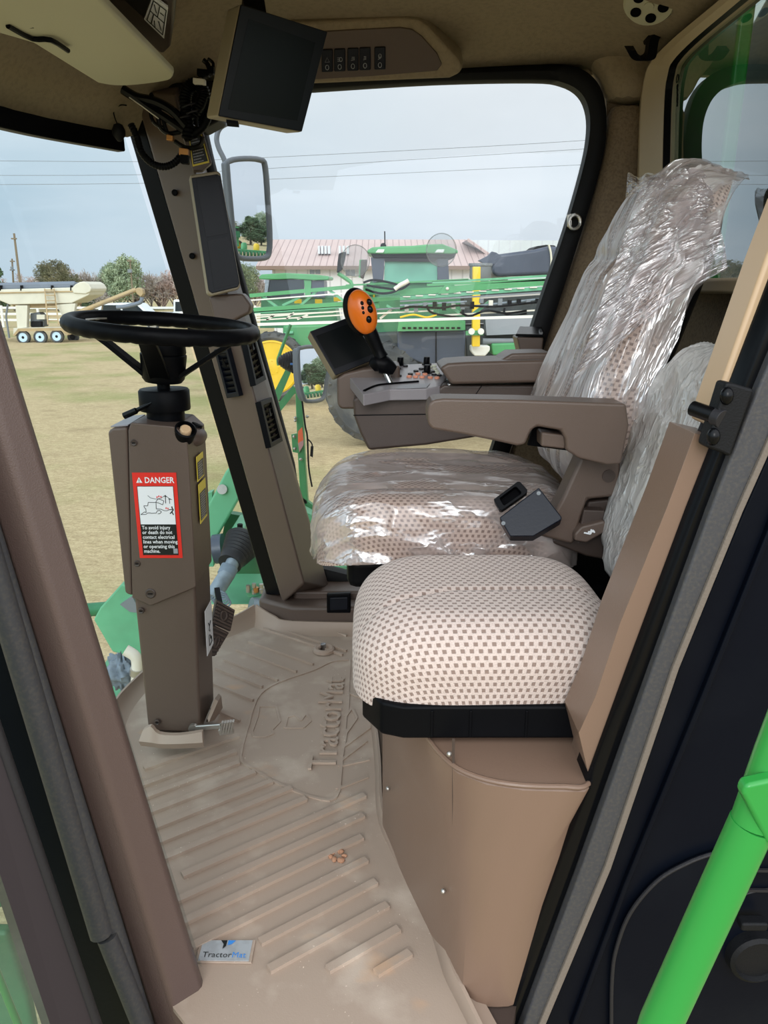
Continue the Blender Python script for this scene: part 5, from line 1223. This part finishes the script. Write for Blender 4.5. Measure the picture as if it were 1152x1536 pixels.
ppart('engine', [(45,470),(58,468),(66,476),(66,490),(45,490)], Y+.6, .6, 'tank_grey', t, bevel=.05); ppart('engine_block', [(46,482),(62,482),(62,491),(46,491)], Y+.4, .5, 'black_soft', t, bevel=.05); ppart('control_box', [(55,472),(67,472),(67,479),(55,479)], Y+.3, .3, 'cream', t)
for px, py in ((35.7,506),(61,505.5),(86,504.5)): wheel(t, AY(px,py,Y-.35), 9.6*.0345, .25, 6.3*.0345, 'rimwhite', hub='black_soft')
wheel(t, AY(110,505.5,Y+1.4), 8*.0355, .25, 4*.0355, 'black_soft')
MB().tube(LY([(12,455),(9,475),(14,507)], Y+.2), .05, 8).build('jack_stand', 'tank_grey', t)
t2 = thing('grain_auger', 'long tan unloading auger tube with dark spout folded beside the seed tender', 'auger', tuple(AY(150,470,Y)))
MB().cyl(AY(112,471,Y-.1), AY(204,434.5,Y+.3), .115, 16).build('tube', 'cream_dark', t2); MB().cyl(AY(140,463,Y-.2), AY(200,438,Y+.2), .03, 8).build('conveyor_rail', 'wood', t2)
ppart('head', [(201,434),(207,431),(214,434),(215,441),(211,446),(205,441)], Y+.2, .4, 'cream_dark', t2, bevel=.05)
MB().tube(LY([(213,446),(211,453),(200,457),(186,460),(175,461)], Y+.2), .10, 10, smooth=3).build('spout', 'tarp', t2)
MB().tube(LY([(153,466),(154,457),(160,454)], Y), .04, 8).build('support', 'wood', t2)
# ---------------- fence
t = thing('rail_fence', 'long white three rail fence behind the trailer and parked vehicles', 'fence', tuple(AY(120,488,54)))
fy = 54
for z in (-.28, -.68, -1.08): MB().box(V((-12, fy, z)), (62, .05, .15)).build('rail', 'fence', t)
for i in range(26): MB().box(V((-43+i*2.45, fy, -.85)), (.14,.14,1.45)).build('post', 'fence', t)
# ---------------- vehicles
def car(name, lab, cat, cx, Yc, L, H, kind):
    c = AY(cx, 476, Yc); c.z = GZ; t = thing(name, lab, cat, tuple(c)); h = L/2
    W_ = 1.85
    if kind == 'suv': side = [(-h,.45),(-h,.95),(-h*.93,1.05),(-h*.80,H*.97),(-h*.3,H),(h*.25,H*.98),(h*.52,1.08),(h*.95,.92),(h,.7),(h,.4)]; win = [(-h*.84,1.08),(-h*.72,H*.92),(h*.22,H*.92),(h*.45,1.08)]
    else: side = [(-h,.55),(-h,1.1),(-h*.12,1.1),(-h*.10,H),(h*.30,H),(h*.50,1.18),(h*.97,1.05),(h,.8),(h,.5)]; win = [(-h*.07,1.18),(-h*.05,H*.93),(h*.28,H*.93),(h*.44,1.18)]
    MB().prism([c+V((x,0,z)) for x, z in side], (0,W_,0)).build('body', 'carpaint', t, bevel=.08)
    for k in range(2):
        a_, b_ = (0, .48) if k == 0 else (.53, 1)
        ww = [V((lerp(win[0][0],win[3][0],a_),0,win[0][1])), V((lerp(win[1][0],win[2][0],a_),0,win[1][1])), V((lerp(win[1][0],win[2][0],b_),0,win[1][1])), V((lerp(win[0][0],win[3][0],b_),0,win[0][1]))]
        MB().prism([c+p+V((0,-.02,0)) for p in ww], (0,.03,0)).build('side_window', 'carglass', t)
    for s_ in (-.62, .62): wheel(t, c+V((h*s_, .12, .36)), .36, .24, .22, 'steel_brush')
    MB().box(c+V((-h,.25,.85)), (.06,.2,.25)).build('tail_lamp', 'red', t); MB().box(c+V((h*.97,.25,.82)), (.1,.3,.12)).build('head_lamp', 'white', t)
    for s_ in (-1, 1): MB().box(c+V((h*s_,W_/2,.5)), (.12,W_*.95,.22)).build('bumper', 'seal_dark', t, bevel=.04)
car('parked_suv', 'white sport utility vehicle parked by the fence behind the steering wheel', 'car', 195, 50, 4.5, 1.72, 'suv')
car('parked_pickup', 'white pickup truck parked by the fence beside the front pillar', 'pickup truck', 268, 51, 5.4, 1.9, 'pickup')
# ---------------- poles and lines
def pole(lab, pts, Y, r, cat='utility pole', nm='utility_pole', arms=(), box=None):
    a, b = LY(pts, Y); t = thing(nm, lab, cat, tuple(a))
    MB().cyl(V((a.x, a.y, GZ)) if a.z > GZ else a, b, r, 10, r*.7).build('post', 'wood', t)
    for (x0, x1, yy) in arms: MB().bar(AY(x0,yy,Y-.1), AY(x1,yy,Y-.1), .12, .12).build('crossarm', 'wood', t)
    if box: MB().box2(AY(box[0],box[3],Y-.3), AY(box[2],box[1],Y-.1)).build('transformer', 'tank_grey', t)
    return t
pole('tall leaning wooden utility pole above the trees at far left', [(32,440),(21,350)], 80, .14, arms=((17,25,358),))
pole('short distant utility pole with transformer left of the leaning pole', [(19,440),(18,388)], 92, .13, arms=((15,22,392),(15,22,405)), box=(16,400,20,406))
pole('thin light pole with a pale box standing behind the auger head', [(201,470),(195,390)], 60, .07, cat='light pole', nm='light_pole', arms=((191,197,391),), box=(191.5,404,198,409))
for i, (pl) in enumerate((((-30,241),(208,242.5),(318,240),(720,220),(900,209)), ((-30,263),(208,262),(398,253),(720,233),(900,222)), ((-30,277),(208,275),(400,269),(720,254),(900,246)))):
    o = MB().tube([AY(px,py,58) for px,py in pl], .018, 5, smooth=3).build('power_line', 'wire'); tag(o, ['topmost overhead power line across the sky', 'middle overhead power line across the sky', 'lowest overhead power line across the sky'][i], 'power line', 'overhead power lines')
# ---------------- barn
Y = 36
t = thing('farm_building', 'long low farm building with faded pink metal roof and white metal wall', 'building', tuple(AY(560,470,Y)))
r0, r1 = AY(404,361,Y+5), AY(704,360,Y+5); e0, e1 = AY(384,398,Y), AY(760,402,Y)
e0.z = e1.z = (e0.z+e1.z)/2; r0.z = r1.z = (r0.z+r1.z)/2
back = V((0, 10.5, 0))
MB().ring([[e0, r0, e0+back], [e1, r1, e1+back]], cap=False, closed=False).build('roof', 'roof_pink', t, sm=0, solid=.08)
w0, w1 = AY(408,400,Y+.6), AY(735,404,Y+.6)
MB().box2((w0.x, Y+.6, GZ), (w1.x, Y+9.8, e0.z+.05)).build('wall', 'wall_sheet', t, sm=0)
MB().box2((e0.x, Y-.02, e0.z-.12), (e1.x, Y+.12, e0.z+.03)).build('fascia', 'brown_paint', t)
mb = MB().poly([V((e0.x+.05, Y+.5, e0.z)), V((e0.x+.05, Y+10, e0.z)), V((r0.x, Y+5, r0.z-.05))]); mb.build('gable', 'brown_paint', t, sm=0, solid=.05)
MB().box2(AY(386,405,Y+.5), AY(412,398,Y+.9)).build('eave_return', 'brown_paint', t)
for x0, x1, y0, y1 in ((463,482,402,412),(517,534,402,415)):
    f_ = MB().box2(AY(x0,y1,Y+.5), AY(x1,y0,Y+.6)).build('window', 'fence', t); MB().box2(AY(x0+1.5,y1-1,Y+.46), AY((x0+x1)/2-.7,y0+1,Y+.52)).build('pane', 'tank_grey', f_); MB().box2(AY((x0+x1)/2+.7,y1-1,Y+.46), AY(x1-1.5,y0+1,Y+.52)).build('pane', 'tank_grey', f_)
for k, x in enumerate((479,484,489,494,510,516,522)): MB().box(AY(x,375,Y+1.9), (.10,.5,.35)).build('roof_vent', 'roof_grey', t)
t = thing('grey_roof_shed', 'pale grey metal roofed shed right of the pink roofed farm building', 'building', tuple(AY(780,470,Y+4)))
MB().prism([AY(700,360,Y+2), AY(900,361,Y+2), AY(900,470,Y+2), AY(762,470,Y+2), AY(762,402,Y+2)], (0,8,0)).build('hall', 'roof_grey', t, sm=0)
MB().bar(AY(702,359.5,Y+1.9), AY(762,402,Y+.5), .12, .1).build('ridge_flashing', 'roof_pink', t)
# ---------------- the big sprayer opposite
Y = 13.5; k = pxm(Y)
t = thing('field_sprayer', 'large green self propelled sprayer parked opposite with its boom folded across', 'sprayer', tuple(AY(620,660,Y)))
ppart('cab_roof', [(550,376),(558,371),(575,369.5),(620,368.5),(640,366.5),(664,366),(677,371),(687,375),(687,380),(676,381),(640,380),(575,381),(552,380)], Y, 1.7, 'green', t, bevel=.03)
ppart('roof_visor', [(556,380),(684,380),(680,388),(560,387)], Y+.1, 1.4, 'black_soft', t, bevel=.02)
for x0, x1 in ((563,577),(652,667)): ppart('head_lamp', [(x0+4,374),(x1,374),(x1-2,379),(x0,379)], Y-.03, .05, 'white', t, bevel=.01)
ppart('cab_post', [(556,386),(577,386),(575,420),(560,424)], Y+.15, .3, 'hood_dark', t); ppart('cab_post', [(655,386),(672,386),(674,424),(657,424)], Y+.15, .3, 'hood_dark', t)
ppart('cab_post', [(560,386),(570,386),(570,424),(562,424)], Y+1.4, .1, 'black_soft', t); ppart('cab_post', [(660,386),(668,386),(668,424),(660,424)], Y+1.4, .1, 'black_soft', t)
ppart('cab_window', [(577,391),(656,391),(656,424),(576,424)], Y+.2, 1.3, 'glass_green', t)
ppart('sun_strip', [(577,386),(656,386),(656,393),(577,392)], Y+.12, .1, 'seal_dark', t)
MB().bar(AY(577.5,370,Y+.3), AY(577,347,Y+.3), .02, .02).build('antenna', 'black', t); MB().ell(AY(575,369,Y+.3), (.05,0,0), (0,.05,0), (0,0,.05)).build('beacon', 'black', t)
m1 = ppart('mirror', [(508,380),(519,377),(517,390),(513,405),(505,410),(506,395)], Y-1.5, .12, 'black_soft', t, bevel=.02)
MB().tube(LY([(507,410),(516,416),(526,423),(529,430)], Y-1.4), .03, 8).build('mirror_arm', 'green', t)
ppart('mirror', [(541,390),(551,389),(549,405),(545,419),(540,416)], Y-1.0, .12, 'brown_dark', t, bevel=.02); ppart('mirror_shell', [(539,390),(545,389),(544,418),(538,416)], Y-.98, .2, 'green', t)
ppart('cab_base', [(556,422),(678,422),(690,440),(694,500),(560,500),(545,440)], Y+.3, 1.5, 'green_dark', t)
ppart('frame_rail', [(598,483),(698,481),(698,495),(596,497)], Y-.4, .3, 'green', t)
q = MB()
for i in range(11): q.box(AY(606+i*8.2, 492, Y-.41), (.055,.02,.03))
q.build('rail_slots', 'void', t)
ppart('tank_panel', [(596,497),(698,496),(698,544),(640,548),(596,530)], Y-.2, 1.2, 'hood_dark', t, bevel=.03); MB().bar(AY(654,498,Y-.22), AY(654,545,Y-.22), .02, .02).build('panel_seam', 'black', t)
ppart('fuel_tank', [(560,500),(600,498),(600,560),(560,555)], Y, 1, 'dark_machine', t, bevel=.05)
ppart('engine_bay', [(698,490),(790,488),(790,540),(700,548)], Y+.8, 1, 'dark_machine', t, bevel=.03)
ppart('chassis', [(696,436),(860,432),(860,480),(696,486)], Y+1.0, .8, 'dark_machine', t)
ppart('side_box', [(737,515.5),(782,514),(784,532),(739,533)], Y-.3, .8, 'green', t, bevel=.03)
MB().cyl(AY(724,512,Y-.2), AY(772,512,Y-.2), .05, 14).build('cylinder', 'tank_grey', t)
ppart('post', [(709.5,400),(721,400),(720,520),(708.5,520)], Y-.7, .14, 'yellow', t, bevel=.01)
ppart('bracket', [(699,497),(725,495),(725,503),(699,503)], Y-.75, .1, 'green', t)
for px in (707,721): MB().lathe(AY(px,497,Y-.76), (0,-1,0), [(.05,0),(.05,.06),(0,.06)], 12).build('work_lamp', 'fence', t)
MB().lathe(AY(721,395,Y), (0,0,-1), [(.20,0),(.20,.04),(.18,.05),(.18,.22),(.12,.33),(0,.33)], 24).build('rinse_tank', 'tank_grey', t)
ppart('funnel', [(707,519),(735,519),(735,526),(728,534),(712,534),(707,527)], Y-.5, .3, 'fence', t, bevel=.02)
ppart('solution_tank', [(738,398),(743,386),(750,381),(802,374),(823,369),(840,370),(846,380),(842,411),(747,415),(738,411)], Y+.3, 1.6, 'hood_dark', t, bevel=.06)
ppart('tank_hinge', [(717,391),(731,384),(738,377),(745,379),(752,384),(742,397),(727,396)], Y+.3, .1, 'hood_dark', t, bevel=.01); ppart('tank_lid', [(798,375),(806,369),(820,367),(834,368),(836,376)], Y+.5, .8, 'black_soft', t, bevel=.03)
MB().tube(LY([(823,367),(826,378),(827,392),(826,402)], Y+.27), .018, 8, smooth=3).build('strap', 'cream', t)
ppart('side_panel', [(728,479),(812,474),(806,500),(730,503)], Y+.5, .3, 'print_grey', t)
wheel(t, AY(566,588,Y), 77*k, .5, 40*k, 'yellow', lugs=26)
wheel(t, AY(566,588,Y)+V((0,2.6,0)), 77*k, .5, 40*k, 'yellow', lugs=26)
wheel(t, AY(860,588,Y), 77*k, .5, 40*k, 'yellow', lugs=26)
# boom
Yb = 10.0
def bb(name, pts, th, m, dY=0, dep=.08):
    a, b = AY(*pts[0], Yb+dY), AY(*pts[1], Yb+dY); MB().bar(a, b, dep, th*pxm(Yb), up=(0,0,1)).build(name, m, t)
def bchord(pts, th, m='green', name='boom_chord', dY=0, dep=.1): bb(name, pts, th, m, dY, dep)
bchord(((340,446.5),(530,430)), 5); bchord(((340,468),(520,456)), 6.5); bchord(((340,471.5),(520,460)), 2.5, 'green_mach')
bchord(((355,452),(522,439.5)), 1.8, 'fence', 'boom_pipe'); 
for p in (((393,443),(419,463)),((448,461),(476,436)),((494,435),(518,453)),((356,462),(372,446)),((424,458),(450,446))): bb('boom_diagonal', p, 3.2, 'green_mach', 0, .06)
for p in (((372,477),(520,466)),((372,481),(520,472)),((380,473),(500,468))): bchord(p, 1.8, 'clip_white', 'boom_pipe', -.1, .04)
for p in (((430,478),(441,469)),((446,479),(462,472)),((400,480),(412,472))): bb('boom_diagonal', p, 2.4, 'clip_white', -.1, .04)
bchord(((340,488),(530,482.5)), 3.6, 'fence', 'boom_rail', -.35, .06); bchord(((530,482.5),(860,473)), 3.4, 'fence', 'boom_rail', -.35, .06)
bchord(((519,428),(702,419)), 2.2); bchord(((525,440),(600,436)), 7); bchord(((520,453),(600,446)), 6)
bchord(((600,439),(850,421)), 8.5, 'green'); bchord(((600,447.5),(850,430)), 4.5, 'green_mach'); bchord(((648,424),(850,412)), 3, 'green_mach'); bchord(((640,427.5),(850,418)), 3.2)
q = MB()
for i in range(12): q.box(AY(610+i*19, 445-i*1.38, Yb-.06), (.09,.02,.014))
q.build('boom_slots', 'clip_white', t)
ppart('boom_bracket', [(657,441),(667,428),(676,428),(685,439)], Yb-.08, .1, 'green', t); MB().ell(AY(671,433,Yb-.09), (.02,0,0), (0,.02,0), (0,0,.02)).build('boom_pin', 'clip_white', t)
for p in (((671,456),(697,475)),((735,452),(704,475)),((590,462),(570,478)),((580,458),(600,470)),((655,452),(657,472))): bb('boom_diagonal', p, 4 if p[0][0] > 660 else 3, 'green_mach' if p[0][0] != 590 else 'clip_white', -.05, .06)
for i, (p, m_) in enumerate(((((600,452),(840,437)),'tank_grey'), (((660,473),(830,464)),'clip_white'), (((690,461),(830,446)),'pipe'), (((600,458),(700,452)),'pipe'), (((565,470),(650,466)),'clip_white'), (((720,447),(830,440)),'steel_brush'), (((530,466),(600,462)),'tank_grey'))): bchord(p, 2, m_, 'boom_pipe', -.12, .04)
q = [((600,464),(620,460),(660,462),(690,458),(740,460),(800,454),(830,452)), ((545,424),(560,420),(585,424),(600,430),(590,438),(570,440),(548,434)), ((550,428),(575,432),(600,434),(615,425)), ((690,468),(705,474),(730,466),(760,470),(790,466)), ((640,458),(650,470),(700,478)), ((757,462),(757,470),(770,474),(790,470))]
for pts in q: MB().tube(LY(pts, Yb-.2), .014, 6, smooth=5).build('boom_hose', 'black', t)
MB().tube(LY([(592,434),(600,428),(608,424),(613,421)], Yb-.2), .028, 10, smooth=4).build('boom_hose', 'clip_white', t)
MB().tube(LY([(600,476),(620,472),(640,476),(655,472)], Yb-.2), .012, 6, smooth=5).build('boom_hose', 'yellow', t)
rr = random.Random(11)
for i in range(16): 
    px = 610+i*14; py = 462-i*.9; MB().box(AY(px, py+rr.uniform(-4,6), Yb-.15), (.05,.05,rr.uniform(.04,.10))).build('nozzle_body', rr.choice(['black','tank_grey','clip_white','steel_brush']), t)
for px in (548,556,565): ppart('boom_hinge', [(px-3,426),(px+3,426),(px+4,462),(px-3,462)], Yb, .1, 'green', t)
for px, py in ((557,444),(478,452),(506,449),(447,452)): MB().box(AY(px,py,Yb+.3), (.09,.05,.05)).build('yellow_clamp', 'yellow', t)
# ---------------- small green sprayer on the left
Y = 19.0; k = pxm(Y)
t3 = thing('green_tractor', 'smaller green farm tractor with yellow wheel behind the left half of the boom', 'tractor', tuple(AY(430,595,Y)))
ppart('cab_roof', [(388,416),(392,411.5),(428,409.5),(470,411.5),(491,414),(494,416),(493,420),(470,420.5),(437,418.5),(416,419.5),(389,419)], Y, 1.6, 'green', t3, bevel=.03)
ppart('cab_window', [(400,420),(456,419.5),(456,446),(396,446)], Y+.1, 1.4, 'carglass', t3); ppart('cab_post', [(456,420),(467,420),(466,446),(458,446)], Y+.05, .3, 'green', t3); ppart('cab_post', [(398,420),(404,420),(400,446),(396,446)], Y+.05, .2, 'pipe', t3)
ppart('side_body', [(467,421),(486,421),(487,446),(467,446)], Y+.1, 1.0, 'hood_dark', t3)
ppart('cab_base', [(392,444),(500,444),(508,492),(390,492)], Y+.2, 1.4, 'green_dark', t3)
ppart('hood', [(424,488),(500,486),(508,560),(470,565),(455,548),(438,545),(424,548)], Y-.1, 1.2, 'green', t3, bevel=.06)
MB().tube([AY(438+34*math.cos(a), 545+46*math.sin(a), Y-.12) for a in [PI*(1.1+.06*i) for i in range(8)]], .04, 8).build('fender_edge', 'green_mach', t3)
ppart('exhaust', [(424,536),(432,536),(431,545),(425,545)], Y-.15, .2, 'brass', t3)
wheel(t3, AY(410,550,Y-.6), 50*k, .45, 38*k, 'yellow', lugs=22)
wheel(t3, AY(410,550,Y+1.9), 50*k, .45, 38*k, 'yellow', lugs=22)
wheel(t3, AY(520,558,Y-.6), 40*k, .35, 28*k, 'yellow', lugs=20)
# machines standing behind the viewer's machine, seen only in the mirrors
c = V((44, 10.6, 0)) 
r1_ = cp(t3); r1_.location = V((100, 25.0, GZ)) + (V(r1_.location)-AY(430,595,Y))*1.0; r1_.location.z = t3.location.z; r1_.rotation_euler = (0,0,PI/2)
r1_['label'] = 'green tractor standing far behind, visible in the wing mirrors'
t4 = thing('green_implement', 'low green field implement standing on the lot behind, seen in the wing mirrors', 'farm implement', (86, 24.6, GZ))
MB().box((86,24.5,GZ+.55), (1.2,3.6,.25)).build('frame', 'green', t4)
for i in range(9): MB().cyl((85.4,22.8+i*.4,GZ+.3), (85.4,23.0+i*.4,GZ+.3), .28, 12).build('disc', 'green_dark', t4)
MB().lathe((86,23.8,GZ+.7), (0,0,1), [(.35,0),(.35,.5),(.2,.7),(0,.7)], 14).build('seed_hopper', 'green', t4); MB().lathe((86,25.2,GZ+.7), (0,0,1), [(.35,0),(.35,.5),(.2,.7),(0,.7)], 14).build('seed_hopper', 'yellow', t4)
# ---------------- things behind the rear window
t = thing('sprayer_tank', 'dark grey tank body of the machine behind the rear window', 'tank', (1.9,2.2,1.0))
MB().prism([V((1.0,2.78,-.4)),V((1.0,1.1,-.4)),V((1.0,1.1,1.98)),V((1.0,2.1,1.98)),V((1.0,2.42,1.80)),V((1.0,2.78,1.74))], (1.4,0,0)).build('shell', 'dark_machine', t, bevel=.05)
t = thing('green_tank_guard', 'green painted upright guard panel just outside the rear window', 'guard panel', (1.1,2.9,1.0))
MB().prism([V((.86,2.85,-.2)),V((.86,2.20,-.2)),V((.86,2.13,1.78)),V((.86,2.85,1.70))], (.04,0,0)).build('panel', 'green_rail', t, bevel=.01)
MB().bar(V((.90,2.12,1.80)), V((.90,1.2,2.02)), .05, .09).build('top_rail', 'green_dark', t, bevel=.01)
# ---------------- trees
def leaf_crown(nm, n_, hgt, wid, kind, m, seed):
    rr = random.Random(seed); mb = MB()
    cl = []
    if kind == 'pine':
        for i in range(26): z = rr.random(); cl.append((V((rr.uniform(-1,1)*(1-z*.8)*wid*.45, rr.uniform(-1,1)*(1-z*.8)*wid*.45, hgt*(.15+.8*z))), wid*.2*(1.1-z*.7)))
    elif kind == 'round':
        for i in range(30):
            a_ = rr.uniform(0,2*PI); z = rr.uniform(-.8,1); r_ = math.sqrt(max(0,1-z*z))*rr.uniform(.4,1)
            cl.append((V((math.cos(a_)*r_*wid*.42, math.sin(a_)*r_*wid*.42, hgt*(.58+.34*z))), wid*rr.uniform(.10,.2)))
    if kind in ('pine','round'):
        for i in range(n_):
            c, r_ = rr.choice(cl); d = V((rr.gauss(0,1),rr.gauss(0,1),rr.gauss(0,1))).normalized()*r_*rr.uniform(.5,1.1); p = c+d
            s_ = rr.uniform(.14,.28); u = V((rr.gauss(0,1),rr.gauss(0,1),rr.gauss(0,1))).normalized(); v = u.orthogonal().normalized()
            mb.add([p-u*s_, p+v*s_*.6, p+u*s_], [[0,1,2]])
    else:
        # bare crown: recursive branches drawn as thin blades
        def br(p, d, L, r_, dep):
            e = p+d*L; s_ = d.orthogonal().normalized(); s2 = d.cross(s_)
            mb.add([p-s_*r_, p+s_*r_, e], [[0,1,2]]); mb.add([p-s2*r_, p+s2*r_, e], [[0,1,2]])
            if dep == 0: return
            for k in range(3 if dep > 1 else 4):
                q = (d+V((rr.gauss(0,.55),rr.gauss(0,.55),rr.gauss(.12,.35)))).normalized(); br(p.lerp(e, rr.uniform(.45,1)), q, L*rr.uniform(.6,.8), r_*.72, dep-1)
        for k in range(9):
            a_ = k*1.1; br(V((0,0,hgt*rr.uniform(.02,.3))), V((math.cos(a_)*.7,math.sin(a_)*.7,1)).normalized(), hgt*.30, .13, 5)
    return mb
kinds = [('pine','leaf_dark',5.2,4.6,5200,'pine_tree','dark green pine tree'),('round','leaf_mid',7.0,6.4,6500,'oak_tree','dull green broad crowned tree'),('bare','leaf_bare',6.4,5.0,0,'bare_tree','bare winter tree with pale grey twigs'),('bare','leaf_red',5.8,4.6,0,'bare_tree','bare winter tree with reddish brown twigs'),('round','leaf_cedar',6.6,7.0,7500,'cedar_tree','bushy olive cedar tree')]
proto = []
for i, (kd, mt, h, w_, n_, nm, lab) in enumerate(kinds):
    t = thing(nm, lab, 'tree', (0,0,0), 'trees along the far field edge')
    leaf_crown(nm, n_, h, w_, kd, mt, 40+i).build('crown', mt, t, sm=0, fix=False)
    MB().cyl((0,0,-.1), (0,0,h*.6), .16, 8, .06).build('trunk', 'bark', t)
    proto.append([t, h, False])
def tree(k, px, Yt, topy, wsc=1.0, lab=None, rz=0, xy=None, hh=None):
    t, h, used = proto[k]
    o = cp(t) if used else t; proto[k][2] = True
    b = V((xy[0], xy[1], GZ)) if xy else AY(px, 466, Yt); b.z = GZ
    H = hh or (AY(px, topy, Yt).z-GZ); s_ = H/h
    o.location = b; o.scale = (s_*wsc, s_*wsc, s_); o.rotation_euler = (0,0,rz)
    o['label'] = lab
    return o
TL = [(0,2,88,401,.9,'at the very left edge of the picture'),(2,27,98,418,1.2,'below the leaning pole'),(3,44,100,407,1.1,'between the poles and the cedar'),(4,88,92,392,1.0,'standing above the rolled tarp'),(2,70,99,398,.8,'just left of the cedar'),
      (2,108,98,405,1.0,'right of the cedar above the tender end cap'),(3,124,99,400,1.0,'above the tender end cap'),(2,142,97,397,1.1,'above the start of the auger'),(2,160,98,398,1.0,'above the middle of the auger'),(1,193,93,387,1.0,'beside the light pole'),(1,172,97,396,.7,'left of the light pole'),
      (3,214,99,402,1.1,'right of the light pole'),(2,228,97,400,1.0,'above the white sport utility vehicle'),(3,246,98,401,1.1,'left of the front pillar'),(3,262,99,399,1.0,'partly behind the front pillar'),(2,280,98,402,1.0,'showing beside the pillar'),(2,150,90,430,1.6,'low thicket behind the auger'),(0,136,90,436,.9,'low dark one behind the auger start'),
      (1,368,93,398,1.1,'right of the front pillar under the wing mirror'),(2,384,95,408,1.0,'left of the farm building'),(3,398,97,410,1.0,'at the corner of the farm building'),(2,100,101,410,1.3,'far back right of the cedar'),(3,10,100,415,1.3,'far back at the left edge'),(2,180,101,410,1.3,'far back left of the light pole'),(3,205,101,412,1.3,'far back right of the light pole'),(3,60,101,412,1.2,'far back left of the cedar'),(3,240,101,410,1.3,'far back above the pickup')]
for i, (k, px, Yt, ty, ws, lab) in enumerate(TL): tree(k, px, Yt, ty, ws, kinds[k][6]+' '+lab, rz=i*1.3)
g = 'tree line behind the machine seen in the mirrors'
for i in range(14):
    o = tree([0,4,0,1][i % 4], 0, 0, 0, 1.5, kinds[[0,4,0,1][i % 4]][6]+' in the line behind, seen in the wing mirrors', rz=i, xy=(150+(i % 2)*5, 20+i*3.4), hh=4.2+(i*7 % 5)*.4); o['group'] = g
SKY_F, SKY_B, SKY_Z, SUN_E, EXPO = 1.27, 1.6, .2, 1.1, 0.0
# ================================================================== LIGHT, SKY, CAMERA
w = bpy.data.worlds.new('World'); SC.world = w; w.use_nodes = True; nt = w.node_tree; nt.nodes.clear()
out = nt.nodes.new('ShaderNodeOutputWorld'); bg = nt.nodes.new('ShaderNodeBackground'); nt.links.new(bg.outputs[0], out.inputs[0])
tc = N(nt, 'ShaderNodeTexCoord'); sp = N(nt, 'ShaderNodeSeparateXYZ'); nt.links.new(tc.outputs['Generated'], sp.inputs[0])
x, y, z = sp.outputs
el = ramp(nt, z, 0.0, .42)
hor = mixc(nt, ramp(nt, x, -.55, .1), s2l((154,180,198)), s2l((196,206,217)))
zen = mixc(nt, ramp(nt, x, -.55, .1), s2l((210,226,235)), s2l((238,240,244)))
c = mixc(nt, el, hor, zen)
mp = N(nt, 'ShaderNodeMapping'); mp.inputs['Scale'].default_value = (1.2, 1.2, 7); nt.links.new(tc.outputs['Generated'], mp.inputs[0])
nz = N(nt, 'ShaderNodeTexNoise'); nz.inputs['Scale'].default_value = 2.2; nz.inputs['Detail'].default_value = 5; nt.links.new(mp.outputs[0], nz.inputs['Vector'])
cl = ramp(nt, nz.outputs['Fac'], .38, .62)
c = mixc(nt, mth(nt, 'MULTIPLY', cl, .22), c, s2l((240,242,246)))
nt.links.new(c, bg.inputs['Color'])
# sky strength raised behind the viewer and overhead, added to light the cab
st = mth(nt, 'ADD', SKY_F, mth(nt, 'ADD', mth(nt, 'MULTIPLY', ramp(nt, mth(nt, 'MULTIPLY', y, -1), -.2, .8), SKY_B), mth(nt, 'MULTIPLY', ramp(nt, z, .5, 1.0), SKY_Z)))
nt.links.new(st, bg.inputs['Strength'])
sl = bpy.data.lights.new('Sun', 'SUN'); sl.energy = SUN_E; sl.angle = math.radians(25); sl.color = (1, .97, .93)
so = bpy.data.objects.new('Sun', sl); COL.objects.link(so); so.rotation_euler = V((.16, 1, -.42)).to_track_quat('-Z', 'Y').to_euler()
cd = bpy.data.cameras.new('Camera'); co = bpy.data.objects.new('Camera', cd); COL.objects.link(co); SC.camera = co
co.location = CAM; co.rotation_euler = (PI/2-PIT, 0, 0)
cd.sensor_fit = 'VERTICAL'; cd.sensor_height = 24; cd.sensor_width = 18; cd.lens = F/1536*24; cd.clip_start = .02; cd.clip_end = 1000
SC.view_settings.view_transform = 'Standard'; SC.view_settings.look = 'None'; SC.view_settings.gamma = 1; SC.view_settings.use_curve_mapping = False
SC.view_settings.exposure = EXPO
